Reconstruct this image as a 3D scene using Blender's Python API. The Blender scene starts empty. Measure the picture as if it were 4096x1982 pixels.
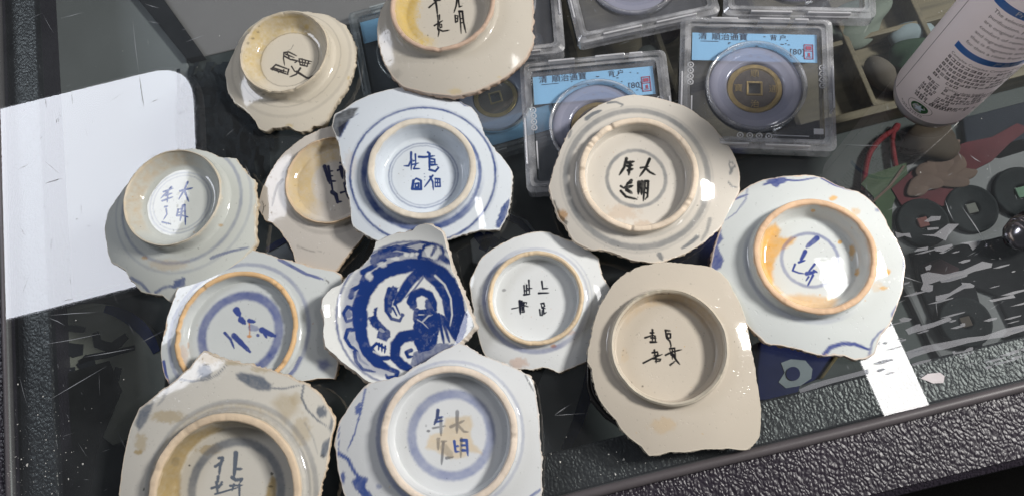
import bpy, bmesh, math, random
import numpy as np
from mathutils import Matrix, Vector

# ------------------------------------------------------------------ camera
W, H, F = 4096.0, 1982.0, 2900.0          # photograph size and focal length in its pixels
NADIR = (2350.0, 1830.0)                  # where straight-down falls in the picture
HC = 0.34                                 # camera height above the glass (m)
def _v(p): return np.array([p[0] - W / 2, -(p[1] - H / 2), -F])
_d = _v(NADIR); _up = -_d / np.linalg.norm(_d)
def _pl(p): v = _v(p); return v * (-1 / np.dot(v, _up))
_x = _pl((4096, 1524)) - _pl((2235, 1982)); _x /= np.linalg.norm(_x)   # world X runs along the front rail
_y = np.cross(_up, _x)
M3 = np.array([_x, _y, _up])              # camera -> world
CAM = np.array([0, 0, HC])
scene = bpy.context.scene
cam = bpy.data.cameras.new('camera'); cam_o = bpy.data.objects.new('camera', cam)
scene.collection.objects.link(cam_o); scene.camera = cam_o
cam.sensor_width = 36; cam.sensor_fit = 'HORIZONTAL'; cam.lens = 36 * F / W
cam.clip_start = 0.01; cam.clip_end = 50
cam_o.matrix_world = Matrix.Translation(CAM) @ Matrix(M3.tolist()).to_4x4()

def ray(p):
    d = M3 @ _v(p); return d / np.linalg.norm(d)
def at(px, py, z=0.0):
    d = M3 @ _v((px, py)); return CAM + d * ((z - HC) / d[2])
def project(P):
    c = (P - CAM) @ M3                    # world -> camera coordinates
    return np.stack([W / 2 + c[:, 0] * F / -c[:, 2], H / 2 - c[:, 1] * F / -c[:, 2]], 1)

# ------------------------------------------------------------------ world, light, exposure
world = bpy.data.worlds.new('World'); scene.world = world; world.use_nodes = True
bg = world.node_tree.nodes['Background']; bg.inputs[0].default_value = (0.88, 0.93, 1.0, 1); bg.inputs[1].default_value = 0.065
scene.view_settings.view_transform = 'Standard'; scene.view_settings.look = 'None'
scene.view_settings.exposure = 0.0; scene.view_settings.gamma = 1.0
scene.view_settings.use_curve_mapping = False
scene.cycles.use_denoising = True
scene.cycles.max_bounces = 14; scene.cycles.transparent_max_bounces = 24
scene.cycles.caustics_reflective = False; scene.cycles.caustics_refractive = False
scene.cycles.sample_clamp_indirect = 6

def area(name, loc, target, sx, sy, power, col):
    l = bpy.data.lights.new(name, 'AREA'); l.shape = 'RECTANGLE'; l.size = sx; l.size_y = sy
    l.energy = power; l.color = col
    o = bpy.data.objects.new(name, l); scene.collection.objects.link(o)
    o.location = loc
    o.rotation_euler = (Vector(target) - Vector(loc)).to_track_quat('-Z', 'Y').to_euler()
    return o
KEY_EL, KEY_AZ, KEY_D = math.radians(41), math.radians(1), 1.3
area('key_lamp', (0.0 + KEY_D * math.cos(KEY_EL) * math.cos(KEY_AZ), 0.06 + KEY_D * math.cos(KEY_EL) * math.sin(KEY_AZ), KEY_D * math.sin(KEY_EL)),
     (0.0, 0.06, 0), 0.20, 0.18, 20.5, (1.0, 0.97, 0.925))
PANEL_RADIANCE, STRIP_RADIANCE = 9.6, 15.0   # the two lamps whose images lie in the glass (built below)

# ------------------------------------------------------------------ helpers
coll = scene.collection
rng = random.Random(7)
_h = {}
def vn(x, y, seed=0):
    """value noise in [0,1] on arrays"""
    if seed not in _h: _h[seed] = np.random.RandomState(seed + 11).rand(256, 256)
    t = _h[seed]
    xi = np.floor(x).astype(int); yi = np.floor(y).astype(int)
    fx = x - xi; fy = y - yi; fx = fx * fx * (3 - 2 * fx); fy = fy * fy * (3 - 2 * fy)
    g = lambda a, b: t[a % 256, b % 256]
    return (g(xi, yi) * (1 - fx) + g(xi + 1, yi) * fx) * (1 - fy) + (g(xi, yi + 1) * (1 - fx) + g(xi + 1, yi + 1) * fx) * fy
def fbm(x, y, seed=0): return (vn(x, y, seed) * .5 + vn(x * 2.1, y * 2.1, seed + 1) * .3 + vn(x * 4.3, y * 4.3, seed + 2) * .2)

def tag(o, label=None, cat=None, group=None, kind=None):
    if label: o['label'] = label
    if cat: o['category'] = cat
    if group: o['group'] = group
    if kind: o['kind'] = kind
    return o
def empty(name, loc=(0, 0, 0)):
    o = bpy.data.objects.new(name, None); coll.objects.link(o); o.location = loc; o.empty_display_size = .01
    return o
def link(name, me, mat=None, parent=None, smooth=True):
    if mat is not None: me.materials.append(mat)
    if smooth and len(me.polygons): me.polygons.foreach_set('use_smooth', np.ones(len(me.polygons), dtype=bool))
    o = bpy.data.objects.new(name, me); coll.objects.link(o)
    if parent is not None:
        o.parent = parent; o.matrix_parent_inverse = Matrix.Translation(-Vector(parent.location)) if parent.rotation_euler.z == 0 else parent.matrix_basis.inverted()
    return o
def pydata(name, V, Fc, mat=None, parent=None, smooth=False):
    me = bpy.data.meshes.new(name); me.from_pydata([tuple(map(float, v)) for v in V], [], Fc); me.update()
    return link(name, me, mat, parent, smooth)
def frombm(name, bm, mat=None, parent=None, smooth=False):
    me = bpy.data.meshes.new(name); bm.normal_update(); bm.to_mesh(me); bm.free()
    return link(name, me, mat, parent, smooth)
def bm_box(bm, lo, hi, bevel=0.0, seg=2):
    r = bmesh.ops.create_cube(bm, size=1.0)
    lo = Vector(lo); hi = Vector(hi)
    for v in r['verts']:
        v.co = Vector([(lo[i] + hi[i]) / 2 + v.co[i] * (hi[i] - lo[i]) for i in range(3)])
    if bevel > 0:
        es = list({e for v in r['verts'] for e in v.link_edges})
        bmesh.ops.bevel(bm, geom=es, offset=bevel, segments=seg, affect='EDGES', profile=0.5)
def bm_prism(bm, pts, z0, z1, bevel=0.0):
    """polygon (list of xy) extruded from z0 up to z1"""
    vs = [bm.verts.new((p[0], p[1], z1)) for p in pts]
    f = bm.faces.new(vs); f.normal_update()
    if f.normal.z < 0: f.normal_flip()
    r = bmesh.ops.extrude_face_region(bm, geom=[f])
    nv = [g for g in r['geom'] if isinstance(g, bmesh.types.BMVert)]
    for v in nv: v.co.z = z1
    for v in vs: v.co.z = z0
    if bevel > 0:
        nf = [g for g in r['geom'] if isinstance(g, bmesh.types.BMFace)]
        es = list({e for ff in nf for e in ff.edges})
        bmesh.ops.bevel(bm, geom=es, offset=bevel, segments=2, affect='EDGES', profile=0.5)
    bmesh.ops.recalc_face_normals(bm, faces=bm.faces[:])
def rounded(pts, r, n=6):
    """round the corners of a convex xy polygon"""
    out = []; m = len(pts)
    for i in range(m):
        a, b, c = (np.array(pts[j % m], float)[:2] for j in (i - 1, i, i + 1))
        u = (a - b) / np.linalg.norm(a - b); w = (c - b) / np.linalg.norm(c - b)
        for k in range(n + 1):
            t = k / n; p = (b + u * r) * (1 - t) ** 2 + 2 * b * t * (1 - t) + (b + w * r) * t * t
            out.append(tuple(p))
    return out
def bm_tube(bm, pts, r, n=8, closed=False, cap=True):
    pts = [Vector(p) for p in pts]; m = len(pts); rings = []
    rr = r if hasattr(r, '__len__') else [r] * m
    for i, p in enumerate(pts):
        a = pts[i - 1] if (i > 0 or closed) else p; b = pts[(i + 1) % m] if (i < m - 1 or closed) else p
        t = (b - a).normalized(); s = Vector((0, 0, 1))
        if abs(t.z) > .95: s = Vector((1, 0, 0))
        e1 = t.cross(s).normalized(); e2 = e1.cross(t).normalized()
        rings.append([bm.verts.new(p + (e1 * math.cos(2 * math.pi * k / n) + e2 * math.sin(2 * math.pi * k / n)) * rr[i]) for k in range(n)])
    for i in range(m if closed else m - 1):
        A, B = rings[i], rings[(i + 1) % m]
        for k in range(n): bm.faces.new((A[k], A[(k + 1) % n], B[(k + 1) % n], B[k]))
    if cap and not closed: bm.faces.new(rings[0][::-1]); bm.faces.new(rings[-1])
    bmesh.ops.recalc_face_normals(bm, faces=bm.faces[:])
def bm_lathe(bm, prof, n=48, org=(0, 0, 0)):
    rings = []
    for r, z in prof:
        rings.append([bm.verts.new((org[0] + r * math.cos(2 * math.pi * k / n), org[1] + r * math.sin(2 * math.pi * k / n), org[2] + z)) for k in range(n)])
    for A, B in zip(rings, rings[1:]):
        for k in range(n): bm.faces.new((A[k], A[(k + 1) % n], B[(k + 1) % n], B[k]))
    return rings

# ------------------------------------------------------------------ materials
class NT:
    def __init__(s, name):
        s.m = bpy.data.materials.new(name); s.m.use_nodes = True; s.t = s.m.node_tree; s.t.nodes.clear()
        s.out = s.n('ShaderNodeOutputMaterial')
    def n(s, typ, **kw):
        nd = s.t.nodes.new(typ)
        for k, v in kw.items(): setattr(nd, k, v)
        return nd
    def l(s, a, b): s.t.links.new(a, b)
    def noise(s, scale, detail=4, rough=.55, coord='Object'):
        tc = s.n('ShaderNodeTexCoord'); nz = s.n('ShaderNodeTexNoise')
        nz.inputs['Scale'].default_value = scale; nz.inputs['Detail'].default_value = detail; nz.inputs['Roughness'].default_value = rough
        s.l(tc.outputs[coord], nz.inputs['Vector']); return nz.outputs['Fac']
    def ramp(s, fac, *stops):
        r = s.n('ShaderNodeValToRGB'); e = r.color_ramp.elements
        while len(e) < len(stops): e.new(.5)
        for el, (p, c) in zip(e, stops):
            el.position = p; el.color = c if hasattr(c, '__len__') else (c, c, c, 1)
        s.l(fac, r.inputs[0]); return r.outputs[0]
    def mix(s, fac, a, b, mode='MIX'):
        m = s.n('ShaderNodeMix', data_type='RGBA', blend_type=mode)
        for k, v in ((0, fac), (6, a), (7, b)):
            if hasattr(v, 'is_output') or isinstance(v, bpy.types.NodeSocket): s.l(v, m.inputs[k])
            else: m.inputs[k].default_value = v
        return m.outputs[2]
    def math(s, op, a, b=0.0):
        m = s.n('ShaderNodeMath', operation=op)
        for k, v in ((0, a), (1, b)):
            if isinstance(v, bpy.types.NodeSocket): s.l(v, m.inputs[k])
            else: m.inputs[k].default_value = v
        return m.outputs[0]
    def attr(s, name):
        a = s.n('ShaderNodeAttribute'); a.attribute_name = name; return a.outputs['Fac']
    def bump(s, h, strength, dist, prev=None):
        b = s.n('ShaderNodeBump'); b.inputs['Strength'].default_value = strength; b.inputs['Distance'].default_value = dist
        s.l(h, b.inputs['Height'])
        if prev is not None: s.l(prev, b.inputs['Normal'])
        return b.outputs[0]
    def pr(s, color=None, rough=.5, normal=None, metal=0.0, **kw):
        p = s.n('ShaderNodeBsdfPrincipled')
        for k, v in (('Base Color', color), ('Roughness', rough), ('Normal', normal), ('Metallic', metal)):
            if v is None: continue
            if isinstance(v, bpy.types.NodeSocket): s.l(v, p.inputs[k])
            else: p.inputs[k].default_value = v
        for k, v in kw.items(): p.inputs[k.replace('_', ' ')].default_value = v
        s.l(p.outputs[0], s.out.inputs[0]); return p
def c4(r, g, b): return (r, g, b, 1)
def srgb(r, g, b):
    f = lambda c: ((c / 255 + .055) / 1.055) ** 2.4 if c > 10 else c / 255 / 12.92
    return (f(r), f(g), f(b), 1)
def plain(name, col, rough=.5, metal=0.0, var=.25, scale=120, bump=.0, **kw):
    s = NT(name); nz = s.noise(scale, 5)
    c = s.mix(nz, tuple(x * (1 - var) for x in col[:3]) + (1,), tuple(min(1, x * (1 + var)) for x in col[:3]) + (1,))
    nrm = s.bump(s.noise(scale * 3, 4), bump, .0004) if bump else None
    s.pr(c, rough, nrm, metal, **kw); return s.m

def glass_mat(name, tint, ior=1.5, gloss_rough=0.0, haze=0.0, haze_col=(1, 1, 1, 1), boost=1.0, bump=0, grime=0.0, streak=0.0):
    """thin clear sheet: sees through, mirrors by Fresnel on its outward faces"""
    s = NT(name); tr = s.n('ShaderNodeBsdfTransparent'); tr.inputs[0].default_value = tint
    gl = s.n('ShaderNodeBsdfGlossy'); gl.inputs['Roughness'].default_value = gloss_rough
    fr = s.n('ShaderNodeFresnel'); fr.inputs[0].default_value = ior
    geo = s.n('ShaderNodeNewGeometry')
    front = s.math('SUBTRACT', 1.0, geo.outputs['Backfacing'])
    fac = s.math('MINIMUM', s.math('MULTIPLY', s.math('MULTIPLY', fr.outputs[0], front), boost), 1.0)
    if bump:
        b = s.bump(s.noise(bump, 3), .5, .0006); s.l(b, gl.inputs['Normal']); s.l(b, fr.inputs['Normal'])
    base = tr.outputs[0]
    if haze > 0 or grime > 0 or streak > 0:
        df = s.n('ShaderNodeBsdfDiffuse'); df.inputs[0].default_value = haze_col
        m0 = s.n('ShaderNodeMixShader')
        if grime > 0:
            g = s.math('MULTIPLY', s.ramp(s.noise(9, 8, .65), (.40, 0.0), (.72, 1.0)), grime)
            s.l(s.math('ADD', g, haze), m0.inputs[0])
        elif streak > 0:
            g = s.math('MULTIPLY', s.ramp(s.noise(90, 3, .5), (.42, 0.0), (.66, 1.0)), streak); s.l(s.math('ADD', g, haze), m0.inputs[0])
        else: m0.inputs[0].default_value = haze
        s.l(base, m0.inputs[1]); s.l(df.outputs[0], m0.inputs[2]); base = m0.outputs[0]
    mx = s.n('ShaderNodeMixShader'); s.l(fac, mx.inputs[0]); s.l(base, mx.inputs[1]); s.l(gl.outputs[0], mx.inputs[2])
    s.l(mx.outputs[0], s.out.inputs[0]); return s.m
def lamp_mat(name, col, strength):
    s = NT(name); e = s.n('ShaderNodeEmission'); e.inputs[0].default_value = col; e.inputs[1].default_value = strength
    s.l(e.outputs[0], s.out.inputs[0]); return s.m
def leather(name, dark, light, rough, bs=1.0):
    s = NT(name); tc = s.n('ShaderNodeTexCoord')
    mp = s.n('ShaderNodeMapping'); mp.inputs['Scale'].default_value = (1.0, .75, 1.0); s.l(tc.outputs['Object'], mp.inputs[0])
    wn = s.n('ShaderNodeTexNoise'); wn.inputs['Scale'].default_value = 160; s.l(mp.outputs[0], wn.inputs['Vector'])
    add = s.n('ShaderNodeVectorMath', operation='MULTIPLY_ADD'); s.l(wn.outputs['Color'], add.inputs[0]); add.inputs[1].default_value = (.004, .004, .004); s.l(mp.outputs[0], add.inputs[2])
    vo = s.n('ShaderNodeTexVoronoi'); vo.feature = 'SMOOTH_F1'; vo.inputs['Scale'].default_value = 760; vo.inputs['Smoothness'].default_value = .5
    s.l(add.outputs[0], vo.inputs['Vector'])
    h = s.math('SUBTRACT', 1.0, vo.outputs['Distance'])
    h2 = s.noise(900, 5)
    n1 = s.bump(h, .75 * bs, .0008); n2 = s.bump(h2, .3 * bs, .0004, n1)
    big = s.noise(14, 4)
    col = s.mix(big, dark, light)
    s.pr(col, rough, n2); return s.m

MAT = {}
MAT['glass'] = glass_mat('case_glass', c4(.86, .91, .90), 1.52, 0.0, haze=.014, haze_col=c4(.6, .64, .68), grime=.04, boost=1.9)
MAT['glass_under'] = glass_mat('case_glass_underside', c4(1, 1, 1), 1.001)
MAT['leather'] = leather('black_leatherette', c4(.014, .012, .018), c4(.027, .020, .031), .40, .9)
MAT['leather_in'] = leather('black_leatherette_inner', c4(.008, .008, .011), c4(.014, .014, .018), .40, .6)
MAT['trim'] = plain('grey_edge_trim', c4(.085, .075, .08), .42, var=.2, scale=60)
MAT['shelf'] = plain('shelf_lining', c4(.029, .034, .035), .7, var=.35, scale=18)
MAT['case_dark'] = plain('case_inside_black', c4(.004, .004, .004), .9, Specular_IOR_Level=.05)

# ------------------------------------------------------------------ the display case
yF = at(3000, 1982 - (3000 - 2235) * .2461)[1]         # front strip line on the glass
xL = at(14, 900)[0]
SH = -0.058                                            # shelf level under the glass
yIn = at(2490, 1739, -.008)[1]                         # inner edge of the front rail
xIn = at(190, 991, -.008)[0]
X1, Y1 = 0.75, 0.62
case = tag(empty('display_case', (0, 0, -.1)), kind='structure')
bm = bmesh.new(); bm_box(bm, (xL, yF, -.006), (X1, Y1, 0))
o = frombm('glass_top', bm, MAT['glass'], case); o.data.materials.append(MAT['glass_under'])
for p in o.data.polygons: p.material_index = 0 if p.normal.z > .5 else 1
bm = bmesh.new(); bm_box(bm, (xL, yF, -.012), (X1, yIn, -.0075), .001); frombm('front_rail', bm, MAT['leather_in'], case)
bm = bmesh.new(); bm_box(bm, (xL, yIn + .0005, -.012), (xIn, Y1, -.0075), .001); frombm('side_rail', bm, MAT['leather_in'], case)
bm = bmesh.new()
bm_tube(bm, [(xL - .06 + i * (X1 + .06 - xL) / 60, yF - .0021 + .00025 * math.sin(i * .7), -.0016) for i in range(61)], .0024, 10)
frombm('edge_strip', bm, MAT['trim'], case, True)
bm = bmesh.new(); bm_tube(bm, [(xL - .0016, yF + i * (Y1 - yF) / 20, -.0022) for i in range(21)], .0022, 10)
frombm('edge_strip', bm, MAT['trim'], case, True)
yO = at(3860, 1922, -.012)[1]
V = []; Fc = []
prof = [(yF - .0035, -.0035), (yF - .006, -.0030), (yF - .03, -.0045), (yO + .004, -.0085), (yO + .001, -.011), (yO, -.016), (yO, -.09)]
for y, z in prof: V += [(xL - .08, y, z), (X1, y, z)]
for i in range(len(prof) - 1): Fc.append((2 * i, 2 * i + 1, 2 * i + 3, 2 * i + 2))
Fc = [f[::-1] for f in Fc]
o = pydata('front_ledge', V, Fc, MAT['leather'], case)
bm = bmesh.new(); bm_box(bm, (xL - .08, yF, -.09), (xL - .0035, Y1, -.003), .002); frombm('side_ledge', bm, MAT['leather'], case)
bm = bmesh.new(); bm_box(bm, (xL - .08, yO - .3, -.32), (X1, yO - .001, -.30)); frombm('floor_below', bm, MAT['case_dark'], case)
bm = bmesh.new(); bm_box(bm, (xL - .06, yIn - .05, SH - .01), (X1, Y1, SH)); frombm('shelf', bm, MAT['shelf'], case)

# lamps whose images lie in the glass: homothetic through the mirror image of the camera
def mirror(px, py, L):
    g = at(px, py, 0.0); return g[:2] * (1 + L / HC)
MAT['panel'] = lamp_mat('panel_light', c4(.88, .91, 1.0), PANEL_RADIANCE)
MAT['strip'] = lamp_mat('strip_light', c4(1.0, .985, .97), STRIP_RADIANCE)
MAT['lampbody'] = plain('lamp_housing', c4(.6, .6, .62), .4)
def lamp(name, quad, L, corner, mat, label):
    pts = rounded([mirror(x, y, L) for x, y in quad], corner, 8)
    c = np.mean(pts, 0); e = tag(empty(name, (c[0], c[1], L)), label, 'lamp')
    V = [(p[0], p[1], L) for p in pts]
    o = pydata('diffuser', V, [tuple(range(len(V)))], mat, e)
    if o.data.polygons[0].normal.z > 0: o.data.flip_normals()
    big = [(c[0] + (p[0] - c[0]) * 1.03, c[1] + (p[1] - c[1]) * 1.03) for p in pts]
    bm = bmesh.new(); bm_prism(bm, big, L + .002, L + .03); frombm('housing', bm, MAT['lampbody'], e)
lamp('panel_lamp', [(-420, 1388), (800, 1078), (768, 248), (-420, 540)], 1.0, .10, MAT['panel'], 'large white rounded panel lamp mirrored in the left of the glass')
lamp('strip_lamp', [(3266, 1050), (3458, 1050), (3777, 1750), (3578, 1750)], 1.0, .006, MAT['strip'], 'bright white strip lamp mirrored in the glass beside the front rail')

# ------------------------------------------------------------------ porcelain sherds
def seg_dist(P, a, b):
    a = np.array(a, float); b = np.array(b, float); d = b - a; L = max(1e-9, d @ d)
    t = np.clip(((P - a) @ d) / L, 0, 1)
    return np.hypot(P[:, 0] - a[0] - t * d[0], P[:, 1] - a[1] - t * d[1])
def in_poly(P, poly):
    x, y = P[:, 0], P[:, 1]; c = np.zeros(len(P), bool); n = len(poly)
    for i in range(n):
        (x1, y1), (x2, y2) = poly[i], poly[i - 1]
        if y1 == y2: continue
        c ^= ((y1 > y) != (y2 > y)) & (x < (x2 - x1) * (y - y1) / (y2 - y1) + x1)
    return c
def sstep(a, b, x):
    t = np.clip((x - a) / (b - a), 0, 1); return t * t * (3 - 2 * t)
def evaluate(P, rf, ang, strokes, seed):
    """P: photo-zoom coordinates of the surface points, rf: radius / foot radius.  Returns paint, ink, stain"""
    out = {'p': np.zeros(len(P)), 'k': np.zeros(len(P)), 's': np.zeros(len(P))}
    wob = (fbm(P[:, 0] / 24, P[:, 1] / 24, seed) - .5); wob2 = fbm(P[:, 0] / 90, P[:, 1] / 90, seed + 5) - .5
    if len(strokes):                          # pinholes and iron specks in the glaze
        lo_, hi_ = P.min(0), P.max(0); sr = np.random.RandomState(seed * 13 + len(P) % 97)
        for q in range(26):
            c_ = lo_ + (hi_ - lo_) * sr.rand(2); r_ = 1.6 + 2.6 * sr.rand() ** 3; dd_ = np.hypot(P[:, 0] - c_[0], P[:, 1] - c_[1])
            kk_ = 'k' if sr.rand() < .65 else 's'; out[kk_] = np.maximum(out[kk_], (.45 + .4 * sr.rand()) * (1 - sstep(r_ * .6, r_ * 1.5, dd_)))
    for st in strokes:
        ch, kind = st[0][0], st[0][1:]
        if kind == 'l':                       # polyline brush stroke: pts, width, alpha
            pts, w, al = st[1], st[2], (st[3] if len(st) > 3 else 1.0)
            lo = np.min(pts, 0) - w - 12; hi = np.max(pts, 0) + w + 12
            m = np.all((P > lo) & (P < hi), 1)
            if not m.any(): continue
            w = w * (1.5 if w < 20 else 1.22); n = len(pts) - 1
            Q = P[m]; d = np.full(len(Q), 1e9); seg = [math.hypot(pts[i + 1][0] - pts[i][0], pts[i + 1][1] - pts[i][1]) for i in range(n)]; tot = sum(seg) + 1e-6; acc = 0.0
            for i in range(n):                # the brush lands heavy and lifts off: width falls along the stroke
                a_ = np.array(pts[i], float); dv = np.array(pts[i + 1], float) - a_; t = np.clip(((Q - a_) @ dv) / max(1e-9, dv @ dv), 0, 1)
                q = (acc + t * seg[i]) / tot; wl = w * (1.18 - .34 * q - .35 * sstep(.82, 1.0, q))
                d = np.minimum(d, np.hypot(Q[:, 0] - a_[0] - t * dv[0], Q[:, 1] - a_[1] - t * dv[1]) - wl / 2); acc += seg[i]
            soft = 1.6 + w * .09
            v = np.zeros(len(P)); v[m] = al * (1 - sstep(-soft, soft, d + wob[m] * w * .16)) * (1.08 + .25 * wob[m] + .40 * wob2[m])
        elif kind == 'f':                     # filled polygon: pts, alpha, softness
            pts, al = st[1], st[2]; soft = st[3] if len(st) > 3 else 5
            lo = np.min(pts, 0) - 40; hi = np.max(pts, 0) + 40
            m = np.all((P > lo) & (P < hi), 1)
            if not m.any(): continue
            Q = P[m]; ins = in_poly(Q, pts); d = np.full(len(Q), 1e9)
            for i in range(len(pts)): d = np.minimum(d, seg_dist(Q, pts[i - 1], pts[i]))
            sd = np.where(ins, -d, d) + wob[m] * 22
            v = np.zeros(len(P)); v[m] = al * (1 - sstep(-soft, soft, sd)) * (1.0 + .4 * wob[m])
        elif kind == 'b':                     # soft blob: cx, cy, rx, ry, alpha
            cx, cy, rx, ry, al = st[1:]
            d = np.hypot((P[:, 0] - cx) / rx, (P[:, 1] - cy) / ry) + wob * .9
            v = al * (1 - sstep(.55, 1.1, d))
        elif kind == 'c':                     # painted circle: radius fraction, width fraction, alpha [, ang0, ang1]
            r0, w, al = st[1:4]
            soft = .012 + w * .25
            d = np.abs(rf - r0 + .03 * w * np.sin(ang * 3 + seed) + wob * .02)
            v = al * (1 - sstep(w / 2 - soft * .5, w / 2 + soft, d)) * (.9 + .5 * wob2)
            if len(st) > 4:
                a0, hw = st[4], st[5]         # only round this direction (image angle), half width
                da = np.abs((ang - a0 + math.pi) % (2 * math.pi) - math.pi); v = v * (1 - sstep(hw * .5, hw, da))
        elif kind == 'r':                     # stain band by radius: r0, r1, alpha, ang, halfwidth
            r0, r1, al, a0, hw = st[1:]
            v = al * sstep(r0 - .04, r0 + .03, rf) * (1 - sstep(r1 - .02, r1 + .03, rf)) * (.6 + 1.4 * wob + .2)
            da = np.abs((ang - a0 + math.pi) % (2 * math.pi) - math.pi); v = v * (1 - sstep(hw * .6, hw, da))
        v = np.clip(v, 0, 1)
        if ch == 'e': out['p'] *= (1 - v); out['k'] *= (1 - v)
        else: out[ch] = 1 - (1 - out[ch]) * (1 - v) if ch == 's' else np.maximum(out[ch], v)
    return out

def glaze_mat(name, glaze, paint, ink, stain, bare, rough=.09, speck=.25, crackle=0):
    s = NT(name)
    big = s.noise(26, 5); tint = s.mix(big, tuple(x * .90 for x in glaze[:3]) + (1,), tuple(min(1, x * 1.05) for x in glaze[:3]) + (1,))
    sp = s.ramp(s.noise(520, 2), (.69, 0.0), (.73, 1.0))
    tint = s.mix(s.math('MULTIPLY', sp, speck), tint, tuple(x * .28 for x in glaze[:3]) + (1,))
    pv = s.noise(45, 4)
    pc = s.mix(pv, tuple(x * .75 for x in paint[:3]) + (1,), tuple(min(1, x * 1.2) for x in paint[:3]) + (1,))
    sc = s.mix(s.noise(90, 5), tuple(x * .7 for x in stain[:3]) + (1,), tuple(min(1, x * 1.25) for x in stain[:3]) + (1,))
    c = s.mix(s.attr('stain'), tint, sc)
    c = s.mix(s.attr('paint'), c, pc); c = s.mix(s.attr('ink'), c, ink)
    bn = s.ramp(s.noise(70, 5, .6), (.25, tuple(x * .78 for x in bare[:3]) + (1,)), (.52, bare), (.75, tuple(min(1, x * 1.2) for x in bare[:3]) + (1,)))
    bf = s.attr('bare'); c = s.mix(bf, c, bn)
    rough *= .55
    rg = s.mix(bf, (rough, rough, rough, 1), (.75, .75, .75, 1))
    rg2 = s.n('ShaderNodeSeparateColor'); s.l(rg, rg2.inputs[0])
    n1 = s.bump(s.noise(60, 3), .08, .0012)
    pits = s.ramp(s.noise(640, 2), (.66, 1.0), (.74, 0.0)); n1 = s.bump(pits, .22, .0004, n1)
    bh = s.math('MULTIPLY', s.noise(500, 5, .6), bf); n2 = s.bump(bh, .35, .0006, n1)
    s.pr(c, rg2.outputs[0], n2, Coat_Weight=.0, Specular_IOR_Level=.5, Subsurface_Weight=.0)
    return s.m

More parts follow.
